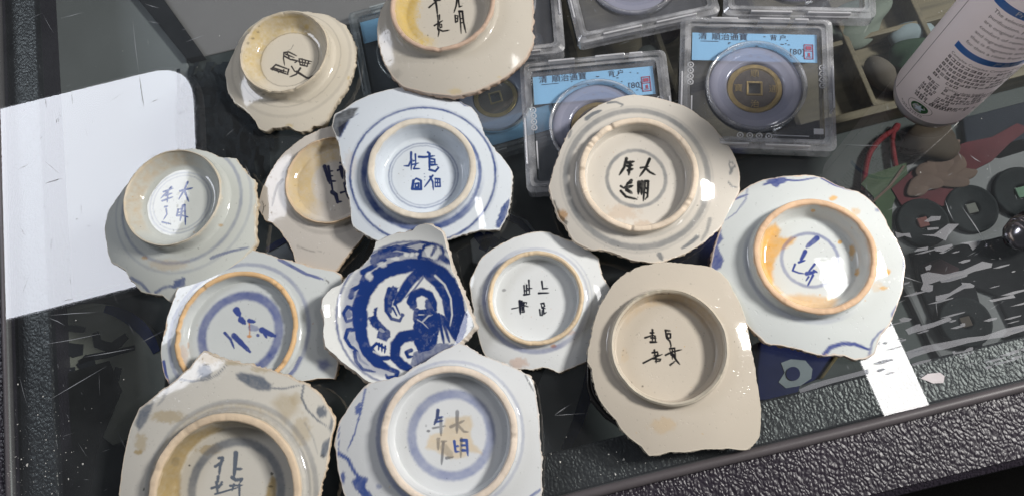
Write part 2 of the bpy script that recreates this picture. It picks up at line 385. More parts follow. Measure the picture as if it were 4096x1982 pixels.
NA = 384
def sherd(name, region, outline, ring, *, tilt=(0, 0), rim=.085, well=8.0, foot=6.5, floor=.80, slope=.10, curve=.009, thick=4.2,
          lift=0.0, strokes=(), mat=None, label='', chips=.3, bare_rim=1.0, bare_col=None, wall_stain=None, seed=1, edge_rough=1.0, bulge=.3):
    if foot > 4: slope *= 1.6; curve *= 1.45
    if rim > .06: rim *= 1.15
    x0, y0, s = region
    opx = [(x0 + a / s, y0 + b / s) for a, b in outline]; rpx = [(x0 + a / s, y0 + b / s) for a, b in ring]
    # tilt: normal leans by (x, y) degrees, given in image right / image up
    ix = (at(2200, 900) - at(2000, 900)); ix[2] = 0; ix /= np.linalg.norm(ix); iy = np.cross([0, 0, 1], ix)
    n = np.array([0, 0, 1.0]) + ix * math.tan(math.radians(tilt[0])) + iy * math.tan(math.radians(tilt[1])); n /= np.linalg.norm(n)
    e1 = ix - n * (ix @ n); e1 /= np.linalg.norm(e1); e2 = np.cross(n, e1)
    R_ray = np.array([ray(p) for p in rpx]); O_ray = np.array([ray(p) for p in opx])
    h = .016
    for it in range(8):
        c0 = np.mean(rpx, 0); Q0 = at(c0[0], c0[1], h)
        t = ((Q0 - CAM) @ n) / (R_ray @ n); P = CAM + R_ray * t[:, None] - Q0
        u, v = P @ e1, P @ e2
        A = np.stack([2 * u, 2 * v, np.ones_like(u)], 1); sol = np.linalg.lstsq(A, u * u + v * v, rcond=None)[0]
        Oc = Q0 + e1 * sol[0] + e2 * sol[1]; ro = math.sqrt(sol[2] + sol[0] ** 2 + sol[1] ** 2)
        mm = .001; rb = ro + 1.6 * mm
        prof = lambda r: -foot * mm - np.maximum(r - rb, 0) * slope - curve / mm * np.maximum(r - rb, 0) ** 2
        lo = ((Oc - CAM) @ n + .004) / (O_ray @ n); hi = lo + .12
        lo = lo.copy()
        for k in range(40):
            mid = (lo + hi) / 2; P = CAM + O_ray * mid[:, None] - Oc
            f = P @ n - prof(np.hypot(P @ e1, P @ e2))
            hi = np.where(f < 0, mid, hi); lo = np.where(f < 0, lo, mid)
        P = CAM + O_ray * lo[:, None] - Oc; pu, pv = P @ e1, P @ e2
        th = np.arctan2(pv, pu); rr = np.hypot(pu, pv); od = np.argsort(th); th, rr = th[od], rr[od]
        T = np.arange(NA) * 2 * math.pi / NA - math.pi
        R = np.interp(T, np.concatenate([th - 2 * math.pi, th, th + 2 * math.pi]), np.tile(rr, 3))
        R = np.maximum(R, rb + .0025)
        nz = lambda f, sd: vn(np.cos(T) * f + 50, np.sin(T) * f + 50, sd + seed) - .5
        jr = np.random.RandomState(seed * 7 + 1); ja = np.sort(jr.rand(64)) * 2 * math.pi - math.pi; jv = (jr.rand(64) - .5)
        jag = np.interp(T, np.concatenate([ja - 2 * math.pi, ja, ja + 2 * math.pi]), np.tile(jv, 3))
        R = R + edge_rough * (np.sign(jag) * np.clip(np.abs(jag) * 2 - .55, 0, 1) * .0010 + nz(7, 3) * .0004 + nz(24, 4) * .00022)
        zt = prof(R)
        und = Oc[None] + (np.cos(T) * R)[:, None] * e1 + (np.sin(T) * R)[:, None] * e2 + (zt - thick * mm)[:, None] * n
        h += lift - und[:, 2].min()
    # ---- assemble rows of (r, z, bare)
    ri = ro * (1 - rim); rf_ = ro * floor; fil = 1.4 * mm
    wobr = 1 + nz(3, 7) * .012 + nz(8, 8) * .006
    chipn = np.clip((nz(6, 11) + nz(15, 12) * .6) * 2.6 - .35, 0, 1) * chips
    def row(r, z, b): return (np.broadcast_to(r, (NA,)).astype(float), np.broadcast_to(z, (NA,)).astype(float), np.broadcast_to(b, (NA,)).astype(float))
    base_rows, foot_rows, body_rows, edge_rows = [], [], [], []
    NB = 66
    for k in range(1, NB + 1):
        q = k / NB; r = rf_ * q; base_rows.append(row(r * (1 + (wobr - 1) * q), -well * mm + bulge * mm * (1 - q * q), 0))
    wz = -well * mm
    pts = [(rf_, wz, 0), (rf_ + (ri - rf_) * .12, wz + .12 * mm, 0), (rf_ + (ri - rf_) * .30, wz + .6 * mm, 0), (rf_ + (ri - rf_) * .55, wz + well * mm * .28, 0), (rf_ + (ri - rf_) * .78, wz + well * mm * .58, 0),
           (ri - .35 * mm, -1.3 * mm, .15), (ri - .05 * mm, -.6 * mm, .9), (ri + .3 * mm, -.12 * mm, 1), (ri + .8 * mm, 0, 1), ((ri + ro) / 2, .08 * mm, 1), (ro - .8 * mm, 0, 1), (ro - .3 * mm, -.15 * mm, 1), (ro, -.6 * mm, .9), (ro + .15 * mm, -1.4 * mm, .2),
           (ro + .1 * mm, -foot * mm * .55, 0), (ro + .35 * mm, -foot * mm * .8, 0), (ro + .9 * mm, -foot * mm * .95, 0), (rb, -foot * mm, 0)]
    for (r1, z1, b1), (r2, z2, b2) in zip(pts, pts[1:]):
        m = max(1, int(math.hypot(r2 - r1, z2 - z1) / (.55 * mm)))
        for k in range(m):
            q = k / m; foot_rows.append([r1 + (r2 - r1) * q, z1 + (z2 - z1) * q, b1 + (b2 - b1) * q])
    foot_rows.append(list(pts[-1]))
    fr = []
    for r, z, b in foot_rows:
        top = sstep(-2.2 * mm, -.0 * mm, np.array(z))
        inout = (r - (ri + ro) / 2) / (ro - ri)
        zz = z - chipn * 1.1 * mm * top + nz(14, 15) * .25 * mm * top
        bb = np.clip(b * bare_rim + chipn * top * 1.2 + (nz(9, 21 + (1 if inout > 0 else 0)) * .9) * (b > .1) * (b < .95) * bare_rim, 0, 1)
        fr.append((np.full(NA, r) * wobr - chipn * top * inout * .5 * mm, zz, bb))
    nb = max(26, int((R.max() - rb) / (.75 * mm)))
    for k in range(nb + 1):
        q = k / nb; r = rb * wobr + (R - rb * wobr) * q
        body_rows.append((r, prof(r), np.clip(1.4 * sstep(.0, 1.0, 1 - (R - r) / (mm * (.02 + 3.0 * np.clip(nz(9, 41) + nz(31, 42) * .5 - .16, 0, 1)))), 0, 1) * .7))
    tk = thick * mm
    edge_rows.append((R, zt, np.ones(NA) * .1))
    edge_rows.append((R + .25 * mm + nz(60, 31) * .3 * mm, zt - .35 * mm, np.ones(NA) * .5))
    edge_rows.append((R + nz(40, 32) * 1.6 * mm + .2 * mm, zt - tk * .45, np.ones(NA)))
    edge_rows.append((R + nz(30, 33) * 1.6 * mm, zt - tk * .8, np.ones(NA)))
    edge_rows.append((R - .3 * mm, zt - tk, np.ones(NA)))
    for q in (.8, .5, .2, 0.0):
        r = rb + (R - rb) * q; edge_rows.append((r, prof(r) - tk, np.zeros(NA)))
    for q in (.7, .35, .02): edge_rows.append((np.full(NA, rb * q), np.full(NA, -max(well, foot) * mm - tk + .8 * mm * (1 - q)), np.zeros(NA)))
    root = tag(empty(name, (Oc[0], Oc[1], 0)), label, 'sherd')
    iang = T                                   # e1 is image right: angle is the image angle
    def build(nm, rows, centre=None, parent=root, do_paint=True):
        RR = np.array([r for r, _, _ in rows]); ZZ = np.array([z for _, z, _ in rows]); BB = np.array([b for _, _, b in rows])
        V = Oc + (np.cos(T) * RR)[..., None] * e1 + (np.sin(T) * RR)[..., None] * e2 + ZZ[..., None] * n
        V = V.reshape(-1, 3); m = len(rows)
        idx = np.arange(m * NA).reshape(m, NA); a = idx[:-1]; b = idx[1:]
        Q = np.stack([a, b, np.roll(b, -1, 1), np.roll(a, -1, 1)], -1).reshape(-1, 4)
        rfrac = (RR / ro).ravel(); ang = np.tile(iang, m); bare = BB.ravel(); nv = len(V); tris = np.zeros((0, 3), int)
        if centre is not None:
            V = np.vstack([V, Oc + n * centre]); tris = np.stack([np.full(NA, nv), idx[0], np.roll(idx[0], -1)], -1)
            rfrac = np.append(rfrac, 0); ang = np.append(ang, 0); bare = np.append(bare, 0)
        me = bpy.data.meshes.new(nm); me.vertices.add(len(V)); me.vertices.foreach_set('co', V.astype(np.float32).ravel())
        li = np.concatenate([Q.ravel(), tris.ravel()]).astype(np.int32)
        ls = np.concatenate([np.arange(len(Q)) * 4, len(Q) * 4 + np.arange(len(tris)) * 3]).astype(np.int32)
        me.loops.add(len(li)); me.loops.foreach_set('vertex_index', li)
        me.polygons.add(len(ls)); me.polygons.foreach_set('loop_start', ls)
        me.update(calc_edges=True); me.validate()
        if do_paint:
            px = project(V); Z = np.stack([(px[:, 0] - x0) * s, (px[:, 1] - y0) * s], 1)
            ev = evaluate(Z, rfrac, ang, strokes, seed)
        else: ev = {k: np.zeros(len(V)) for k in 'pks'}
        for nm2, val in (('paint', ev['p']), ('ink', ev['k']), ('stain', ev['s']), ('bare', bare)):
            at_ = me.attributes.new(nm2, 'FLOAT', 'POINT'); at_.data.foreach_set('value', np.clip(val, 0, 1).astype(np.float32))
        return link(nm, me, mat, parent)
    b = build('body', body_rows); build('foot_ring', fr); build('base', base_rows, centre=-well * mm + bulge * mm)
    build('broken_edge', edge_rows, parent=root, do_paint=False)
    SHERDS[name + str(len(SHERDS))] = (Oc, ro, h)
    return root
SHERDS = {}

# colours measured on the pieces
WHITE = c4(.66, .69, .70); BLUEWH = c4(.61, .655, .705); CREAM = c4(.60, .54, .45); BUFF = c4(.53, .475, .40); GREYW = c4(.54, .56, .53); GREYB = c4(.58, .60, .63)
COBALT = c4(.024, .055, .20); INK = c4(.016, .015, .016); GREYINK = c4(.15, .165, .175); BISC = c4(.56, .45, .36); TAN = c4(.50, .30, .10)
P_ = lambda *a: [tuple(a[i:i + 2]) for i in range(0, len(a), 2)]

# A: left, tall foot ring, blue four-character mark
ZA = (400, 560, 1284 / 680)
sA = [('pc', .64, .025, .35), ('pc', .575, .02, .3), ('pc', 1.24, .05, .42), ('pc', 1.42, .04, .22),
      ('pl', P_(605, 385, 700, 362), 10), ('pl', P_(662, 318, 640, 370, 595, 448), 10), ('pl', P_(640, 385, 655, 430, 670, 465), 10),
      ('pl', P_(540, 355, 500, 400, 460, 440), 9), ('pl', P_(495, 420, 545, 402), 8), ('pl', P_(470, 460, 550, 430), 9), ('pl', P_(512, 395, 508, 470), 9), ('pl', P_(480, 392, 552, 365), 8),
      ('pl', P_(590, 525, 580, 572, 612, 566, 615, 520, 590, 525), 9), ('pl', P_(585, 548, 612, 545), 7), ('pl', P_(625, 495, 605, 610), 9), ('pl', P_(625, 495, 640, 490, 645, 640), 9),
      ('pl', P_(620, 540, 640, 535), 8), ('pl', P_(615, 568, 665, 582), 8), ('pl', P_(490, 505, 512, 500), 9), ('pl', P_(500, 520, 505, 560, 480, 600), 8), ('pl', P_(470, 620, 535, 635), 8),
      ('sb', 520, 940, 180, 50, .28), ('sb', 335, 888, 26, 16, .7), ('sb', 915, 642, 20, 14, .6), ('sr', .80, 1.05, .35, 2.6, 1.6),
      ('pl', P_(235, 1040, 310, 1080, 385, 1160), 20, .55), ('pf', P_(540, 1110, 560, 1060, 640, 1030, 640, 1090, 570, 1120), .8), ('pl', P_(420, 1150, 480, 1110, 560, 1095), 12, .7), ('pl', P_(840, 890, 900, 865, 1000, 835, 1120, 810), 14, .6)]
# B: cream, top left, black marks
ZB = (880, 20, 1289 / 600)
sB = [('kc', .665, .010, .55), ('kc', 1.16, .012, .3), ('kc', 1.36, .05, .16),
      ('kl', P_(550, 412, 590, 405, 660, 440), 9), ('kl', P_(550, 410, 545, 460, 555, 520), 8), ('kl', P_(565, 425, 640, 455), 8), ('kl', P_(555, 442, 605, 470, 650, 482), 9), ('kl', P_(580, 420, 600, 470), 7), ('kl', P_(645, 495, 672, 480), 8),
      ('kl', P_(680, 465, 690, 520), 8), ('kl', P_(690, 465, 790, 490), 8), ('kl', P_(705, 465, 712, 515), 8), ('kl', P_(735, 480, 725, 522), 8), ('kl', P_(762, 485, 745, 535), 9), ('kl', P_(690, 515, 755, 530), 9), ('kl', P_(680, 490, 780, 508), 8), ('kl', P_(620, 470, 690, 488), 8),
      ('kl', P_(480, 515, 590, 555), 9), ('kl', P_(440, 550, 585, 600), 10), ('kl', P_(480, 515, 440, 550, 450, 565), 8), ('kl', P_(590, 555, 580, 600), 9), ('kl', P_(455, 540, 580, 580), 8), ('kl', P_(490, 555, 505, 585), 9), ('kl', P_(520, 565, 540, 590), 8), ('kl', P_(548, 560, 540, 590), 8),
      ('kl', P_(615, 530, 640, 570, 680, 590), 8), ('kl', P_(690, 545, 655, 598, 600, 620), 10), ('kl', P_(660, 575, 740, 625, 790, 640), 12), ('kl', P_(770, 628, 800, 605), 8), ('kl', P_(630, 345, 612, 380, 580, 395), 4, .5),
      ('sr', .66, .97, .55, 2.4, 1.9), ('sb', 290, 250, 60, 70, .55), ('sb', 570, 100, 180, 22, .5), ('sb', 745, 190, 22, 24, .6), ('kb', 335, 185, 12, 10, .6), ('kb', 280, 290, 16, 10, .5), ('kb', 240, 330, 14, 12, .5), ('kb', 325, 235, 14, 10, .5),
      ('kb', 330, 740, 60, 16, .35), ('kb', 560, 830, 220, 22, .20), ('kb', 370, 770, 20, 10, .6), ('sb', 1105, 630, 18, 24, .5), ('sb', 600, 1040, 40, 20, .5)]
# C: buff, top edge
ZC = (1480, 0, 2180 / 700)
sC = [('kl', P_(735, 97, 800, 40, 870, -15), 13), ('kl', P_(810, -20, 830, 90, 840, 190), 18), ('kl', P_(800, 10, 882, 8), 14), ('kl', P_(780, -70, 830, -60, 870, -90), 14),
      ('kl', P_(842, 195, 850, 270), 13), ('kl', P_(865, 190, 868, 255), 12), ('kl', P_(802, 322, 905, 260), 13), ('kl', P_(868, 300, 872, 350, 895, 342, 892, 305, 868, 300), 11), ('kl', P_(850, 270, 846, 360, 860, 395, 848, 458), 15), ('kl', P_(846, 362, 905, 392, 990, 378), 14),
      ('kl', P_(1085, -20, 1072, 80, 1045, 160), 15), ('kl', P_(1098, -20, 1112, 88, 1148, 78), 15), ('kl', P_(1020, -60, 1170, -80), 15),
      ('kl', P_(1060, 195, 1066, 280, 1090, 270, 1095, 200, 1060, 195), 13), ('kl', P_(1065, 235, 1090, 230), 10), ('kl', P_(1110, 145, 1125, 250, 1135, 420), 14), ('kl', P_(1110, 145, 1150, 145, 1165, 280, 1195, 410), 17), ('kl', P_(1120, 240, 1155, 232), 11), ('kl', P_(1125, 290, 1160, 285), 11),
      ('sr', .60, .93, .85, 3.3, 1.35), ('sb', 480, 100, 160, 420, .6), ('sb', 1060, 1140, 90, 50, .4), ('kb', 720, 445, 12, 10, .6), ('kb', 330, 930, 80, 70, .18), ('kb', 180, 520, 8, 14, .6), ('sb', 1610, 965, 30, 15, .4), ('kb', 560, 740, 500, 60, .10)]
# D: cream, half under the white one
ZD = (1000, 480, 1005 / 500)
sD = [('pl', P_(600, 375, 620, 440, 640, 510), 24), ('pl', P_(630, 375, 652, 500), 14), ('pl', P_(640, 412, 668, 410), 9), ('pl', P_(645, 450, 668, 450), 9), ('pl', P_(655, 492, 690, 492), 10), ('pl', P_(655, 510, 665, 570), 12), ('pl', P_(662, 580, 690, 600, 705, 665), 26), ('pl', P_(700, 660, 738, 655), 11),
      ('pl', P_(705, 405, 760, 385), 10), ('pl', P_(730, 380, 745, 470), 24), ('pl', P_(725, 345, 745, 352), 9), ('pl', P_(765, 380, 765, 490), 10), ('pl', P_(730, 585, 765, 575), 11), ('pl', P_(765, 510, 775, 570, 795, 635), 22),
      ('sr', .50, 1.0, .55, 2.7, 1.9), ('sb', 420, 500, 110, 260, .35), ('kl', P_(265, 480, 225, 520, 200, 590, 178, 690), 14, .5), ('kl', P_(98, 655, 112, 690, 100, 755), 4, .8), ('kl', P_(112, 690, 128, 688), 4, .8), ('kc', 1.16, .07, .22, -1.4, 1.4), ('kc', 1.06, .05, .28, -1.4, 1.6), ('kl', P_(380, 1010, 470, 1050, 580, 1058), 6, .35)]
# E: blue-white, tall foot
ZE = (1320, 330, 1480 / 760)
sE = [('pc', .655, .022, .55), ('pc', .605, .018, .42), ('pc', 1.10, .10, .95, 3.9, 2.6), ('pc', 1.07, .06, .85), ('pc', 1.365, .036, .95), ('pc', 1.385, .06, .22),
      ('pl', P_(632, 545, 630, 610, 612, 650, 577, 650), 11), ('pl', P_(636, 600, 632, 682), 9), ('pl', P_(665, 560, 668, 640), 9), ('pl', P_(650, 612, 666, 606), 8), ('pl', P_(640, 640, 692, 628), 8), ('pl', P_(652, 672, 700, 672), 9), ('pl', P_(668, 640, 650, 672), 8),
      ('pl', P_(692, 580, 740, 582, 815, 572), 11), ('pl', P_(762, 545, 782, 556), 10), ('pl', P_(775, 556, 775, 680), 12), ('pl', P_(790, 595, 815, 600, 818, 640, 790, 650), 9), ('pl', P_(788, 620, 816, 620), 9), ('pl', P_(775, 680, 820, 692, 845, 665, 838, 655), 11), ('pl', P_(780, 640, 835, 642), 10),
      ('pl', P_(800, 725, 770, 770, 735, 815), 9), ('pl', P_(780, 735, 800, 775, 805, 838), 10), ('pl', P_(820, 750, 855, 752, 858, 810, 820, 812, 820, 750), 9), ('pl', P_(820, 780, 855, 780), 8), ('pl', P_(838, 750, 838, 810), 8), ('pb', 735, 712, 8, 5, .7), ('pb', 738, 735, 8, 6, .7), ('pb', 738, 760, 9, 7, .7),
      ('pl', P_(650, 765, 640, 830, 710, 832, 708, 765, 672, 748, 650, 765), 13), ('pl', P_(665, 790, 690, 785, 690, 815, 665, 815, 665, 790), 10),
      ('kf', P_(15, 340, 40, 250, 150, 200, 220, 195, 190, 260, 140, 300, 110, 360, 70, 440, 35, 390), .8), ('pf', P_(215, 245, 160, 280, 125, 350, 65, 460, 70, 400, 60, 350, 140, 290), .85), ('pf', P_(1395, 910, 1340, 960, 1300, 1080, 1285, 1115, 1325, 1140, 1385, 1030, 1400, 960), .9), ('pf', P_(955, 112, 1020, 140, 1095, 185, 1040, 185), .9), ('pb', 605, 1108, 20, 12, .7), ('sb', 160, 640, 60, 120, .18)]
# F: cream with grey rings, centre right
ZF = (2160, 360, 1495 / 840)
sF = [('pc', .50, .05, .85), ('pc', 1.215, .085, .8), ('pc', 1.30, .03, .25), ('pc', 1.06, .04, .25),
      ('kl', P_(615, 490, 600, 550, 565, 605), 14), ('kl', P_(610, 520, 670, 510), 14), ('kl', P_(622, 542, 662, 536), 12), ('kl', P_(642, 515, 632, 605), 15), ('kl', P_(628, 572, 662, 562), 14), ('kl', P_(780, 492, 750, 560, 710, 615), 13), ('kl', P_(716, 555, 775, 545), 9), ('kl', P_(755, 560, 780, 585, 820, 605), 11),
      ('kl', P_(650, 645, 612, 680), 14), ('kl', P_(625, 665, 655, 662), 12), ('kl', P_(610, 695, 660, 682), 16), ('kl', P_(618, 712, 655, 735), 20), ('kl', P_(575, 685, 600, 702), 10), ('kl', P_(575, 720, 612, 760, 690, 778), 12), ('kl', P_(705, 660, 700, 740), 18), ('kl', P_(726, 655, 722, 745), 16), ('kl', P_(705, 700, 722, 700), 12), ('kl', P_(748, 650, 735, 790), 12), ('kl', P_(748, 650, 770, 650, 765, 760, 748, 780), 12), ('kl', P_(742, 700, 768, 700), 11), ('kl', P_(740, 730, 766, 735), 9),
      ('pl', P_(330, 205, 380, 168, 435, 147), 20, .95), ('pl', P_(480, 92, 540, 86, 590, 105, 575, 122), 9, .9), ('pl', P_(215, 290, 205, 340), 20, .7), ('pl', P_(1120, 1045, 1060, 1095, 1010, 1125), 22, .8), ('pl', P_(1210, 920, 1190, 1000, 1150, 1070), 20, .6), ('pl', P_(850, 1170, 870, 1205), 26, .8), ('pl', P_(1350, 510, 1345, 540, 1365, 560, 1390, 545, 1370, 515, 1350, 510), 6, .8), ('pl', P_(1365, 560, 1355, 600), 15, .8), ('pl', P_(1340, 655, 1370, 690, 1415, 690), 6, .8), ('pl', P_(1160, 800, 1175, 830), 26, .5),
      ('sb', 590, 870, 130, 60, .25), ('sb', 730, 960, 70, 40, .3), ('kf', P_(85, 785, 110, 790, 150, 890, 200, 940, 190, 975, 140, 920), .7), ('sb', 150, 900, 45, 60, .8)]
# G: right, white with orange stains
ZG = (2820, 680, 1310 / 820)
sG = [('pc', .47, .045, .6), ('pl', P_(715, 435, 680, 465, 650, 490), 26, .8), ('pl', P_(640, 520, 610, 580), 16), ('pl', P_(600, 588, 640, 575), 9), ('pl', P_(575, 600, 560, 640, 600, 655, 635, 660), 8), ('pl', P_(700, 600, 660, 650), 9), ('pl', P_(650, 660, 700, 650), 15), ('pl', P_(695, 640, 718, 652), 9), ('pl', P_(690, 670, 655, 738), 9), ('pl', P_(662, 680, 645, 705), 8),
      ('pf', P_(360, 102, 400, 68, 450, 46, 520, 50, 525, 75, 480, 95, 460, 115, 420, 92), .9), ('pl', P_(525, 65, 600, 68, 720, 48), 7, .8), ('pl', P_(740, 50, 820, 95, 900, 120, 950, 132), 7, .85), ('pl', P_(195, 185, 275, 155), 9, .7), ('pl', P_(270, 120, 260, 190, 200, 270, 125, 325), 6, .55), ('pf', P_(100, 380, 112, 440, 85, 490, 118, 560, 105, 625, 55, 640, 40, 600, 70, 470), .85),
      ('pl', P_(760, 1180, 800, 1130, 880, 1105, 960, 1110, 1050, 1145), 17, .85), ('pl', P_(1050, 1180, 1070, 1090, 1110, 1040, 1150, 1010), 10, .6), ('pl', P_(1275, 560, 1272, 640), 10, .7), ('pl', P_(1230, 880, 1195, 930), 26, .7), ('pc', 1.08, .07, .3, 3.9, 1.6), ('pb', 1105, 255, 20, 16, .6),
      ('sf', P_(350, 500, 380, 380, 450, 340, 480, 380, 470, 430, 580, 430, 560, 470, 490, 510, 450, 560, 430, 650, 440, 730, 490, 780, 470, 800, 390, 740, 350, 640), .85, 16), ('sf', P_(500, 800, 600, 790, 800, 810, 860, 820, 800, 895, 640, 895, 540, 845), .6, 22), ('sb', 1160, 650, 28, 24, .9), ('sb', 1145, 752, 30, 16, .7), ('sb', 820, 178, 34, 18, .8), ('sb', 940, 520, 26, 50, .7), ('sb', 972, 650, 18, 28, .7), ('sb', 1100, 740, 40, 40, .25), ('sb', 960, 265, 30, 30, .4), ('sb', 690, 258, 16, 10, .8), ('sb', 862, 460, 14, 14, .8)]
# H: lower left, thick blue ring
ZH = (620, 960, 1633 / 760)
sH = [('pc', .635, .125, .85), ('pl', P_(700, 600, 728, 648), 42), ('pl', P_(740, 680, 772, 712), 38), ('pl', P_(680, 820, 740, 880, 815, 955), 36), ('pl', P_(600, 795, 650, 850, 680, 925), 15), ('pl', P_(810, 690, 858, 700), 28), ('pl', P_(830, 750, 885, 762), 42, .5), ('pl', P_(920, 770, 1025, 820), 38), ('pl', P_(940, 800, 960, 835), 16), ('pb', 882, 815, 18, 18, .9), ('pl', P_(1030, 820, 1010, 810), 16),
      ('pl', P_(1070, 165, 1180, 225, 1300, 290, 1450, 335), 18, .75), ('pl', P_(490, 155, 560, 140, 640, 110, 720, 80), 20, .75), ('pf', P_(1400, 1030, 1480, 1020, 1520, 1070, 1450, 1120, 1410, 1100), .65, 26), ('pl', P_(75, 1040, 90, 1130, 120, 1230), 20, .85), ('pb', 345, 262, 20, 18, .7), ('pc', 1.14, .05, .45), ('pl', P_(1250, 1010, 1200, 1110, 1130, 1180), 26, .7),
      ('sl', P_(808, 700, 815, 770, 812, 835), 7, .9), ('sb', 812, 825, 22, 14, .8), ('sb', 240, 1000, 60, 120, .3), ('kb', 270, 1100, 20, 22, .5), ('kl', P_(1455, 320, 1500, 370), 6, .6), ('sb', 285, 900, 14, 40, .4)]
# J: white, black marks
ZJ = (1860, 900, 1246 / 600)
sJ = [('kl', P_(490, 500, 495, 575), 9), ('kl', P_(512, 495, 510, 575), 9), ('kl', P_(530, 455, 536, 570), 9), ('kl', P_(490, 576, 540, 570), 10), ('kl', P_(515, 525, 558, 522), 8), ('kl', P_(500, 542, 532, 536), 7), ('kl', P_(638, 465, 645, 530), 10), ('kl', P_(645, 525, 690, 522), 9), ('kl', P_(612, 563, 697, 560), 10),
      ('kl', P_(390, 692, 450, 680), 7), ('kl', P_(455, 630, 460, 735), 15), ('kl', P_(472, 630, 478, 720), 10), ('kl', P_(450, 640, 512, 640, 508, 656), 8), ('kl', P_(480, 660, 525, 675), 8), ('kl', P_(485, 680, 492, 718, 465, 724), 9), ('kl', P_(490, 640, 488, 690), 9), ('kl', P_(632, 650, 655, 645, 660, 670, 640, 685, 632, 650), 9), ('kl', P_(640, 685, 668, 690), 8), ('kl', P_(620, 700, 625, 745, 642, 745, 640, 700), 9), ('kl', P_(650, 690, 655, 735, 676, 720), 9), ('kb', 322, 538, 18, 12, .5),
      ('pc', 1.10, .085, .62, 3.9, 2.4), ('pc', 1.08, .05, .30), ('pc', 1.17, .02, .22, 0, 1.2), ('sb', 738, 1002, 26, 18, .95), ('sb', 440, 1140, 90, 50, .45), ('sb', 860, 890, 60, 30, .4)]
# K: large buff bowl base
ZK = (2320, 1020, 1155 / 760)
sK = [('kl', P_(395, 500, 440, 485, 458, 488), 7), ('kl', P_(440, 452, 440, 525), 8), ('kl', P_(428, 470, 452, 470), 7), ('kl', P_(428, 526, 468, 526), 9), ('kl', P_(432, 500, 462, 502), 7), ('kl', P_(456, 490, 459, 525), 7), ('kl', P_(518, 455, 550, 458), 7), ('kl', P_(520, 455, 525, 502), 7), ('kl', P_(531, 475, 550, 475, 550, 500, 531, 500, 531, 475), 7), ('kl', P_(528, 502, 546, 520, 553, 545, 551, 565), 7),
      ('kl', P_(385, 653, 440, 625, 500, 600), 7), ('kl', P_(452, 575, 456, 610), 8), ('kl', P_(440, 590, 470, 586, 475, 605, 445, 610), 7), ('kl', P_(440, 626, 490, 630, 485, 640, 455, 645), 7), ('kl', P_(461, 610, 463, 652), 8), ('kl', P_(520, 605, 560, 585, 617, 572), 7), ('kl', P_(545, 566, 575, 563, 578, 600, 553, 605, 545, 566), 7), ('kl', P_(556, 590, 588, 640, 606, 661), 9), ('kl', P_(548, 665, 580, 640), 7), ('kl', P_(561, 575, 561, 630), 7), ('kl', P_(578, 600, 581, 635), 7),
      ('sb', 500, 1030, 90, 55, .30), ('sr', .78, .98, .3, 1.5, 1.3), ('kb', 380, 795, 8, 6, .7), ('kb', 480, 232, 40, 8, .4), ('sb', 270, 610, 30, 60, .15)]
# L: bottom left, stained
ZL = (460, 1380, 1863 / 900)
sL = [('pc', .605, .095, .8), ('pl', P_(1000, 890, 995, 980, 985, 1085), 28), ('pl', P_(990, 1020, 1052, 1020), 17), ('pl', P_(970, 1090, 1000, 1112, 1050, 1105, 1036, 1132), 22), ('pl', P_(860, 930, 898, 925), 14), ('pl', P_(830, 1000, 900, 950), 14), ('pl', P_(890, 930, 870, 1000, 862, 1070), 17), ('pl', P_(855, 1085, 850, 1135), 20), ('pl', P_(800, 1180, 890, 1150), 13), ('pl', P_(840, 1130, 850, 1225), 15), ('pl', P_(885, 1130, 860, 1180), 12), ('pl', P_(830, 1228, 880, 1215, 1030, 1170), 10), ('pl', P_(955, 1160, 1055, 1155), 12), ('pl', P_(985, 1150, 970, 1200), 12), ('pl', P_(1030, 1150, 1030, 1260), 12),
      ('pb', 740, 222, 72, 76, .95), ('pl', P_(540, 280, 640, 296, 760, 282, 850, 240, 920, 160), 10, .7), ('pf', P_(1000, 240, 1050, 220, 1130, 235, 1230, 260, 1300, 330, 1280, 370, 1180, 370, 1080, 320, 1020, 280), .9, 14), ('pl', P_(1290, 352, 1400, 356, 1540, 325), 9, .7), ('pl', P_(1562, 330, 1545, 430, 1590, 530, 1680, 620, 1760, 670), 11, .75), ('pb', 1712, 550, 48, 70, .9), ('pf', P_(165, 650, 200, 540, 260, 490, 320, 470, 300, 540, 250, 640, 200, 710), .85, 14), ('pf', P_(1700, 900, 1720, 800, 1780, 760, 1770, 860, 1730, 940), .85, 10), ('pf', P_(1790, 580, 1808, 620, 1795, 720, 1770, 690), .8, 10), ('pl', P_(440, 350, 400, 440, 350, 500), 14, .35),
      ('pc', 1.13, .05, .45), ('pc', 1.04, .05, .4), ('pl', P_(1570, 640, 1640, 760, 1680, 900), 10, .25),
      ('sb', 780, 105, 120, 60, .7), ('sb', 1000, 140, 120, 34, .55), ('sb', 1220, 190, 100, 40, .5), ('sf', P_(1380, 400, 1500, 420, 1520, 520, 1450, 600, 1400, 640, 1360, 560, 1300, 470), .45, 40), ('sb', 440, 590, 160, 60, .55), ('sb', 215, 800, 60, 90, .5), ('sb', 190, 880, 40, 26, .8), ('sb', 1540, 700, 90, 150, .4), ('sb', 1500, 440, 60, 60, .3),
      ('sf', P_(340, 1300, 350, 1080, 430, 880, 600, 740, 800, 660, 900, 690, 720, 780, 610, 890, 545, 1050, 535, 1300), .9, 18), ('sb', 780, 860, 110, 50, .6), ('sf', P_(1240, 1260, 1270, 1150, 1300, 1070, 1340, 1100, 1330, 1260), .85, 14), ('kb', 1300, 1060, 14, 14, .8), ('kb', 1290, 1165, 24, 12, .6), ('kb', 500, 960, 40, 50, .25), ('kb', 615, 992, 10, 8, .8), ('kb', 240, 1188, 10, 10, .8), ('kb', 1720, 910, 18, 14, .5), ('sr', .84, 1.12, .35, 2.6, 2.0)]
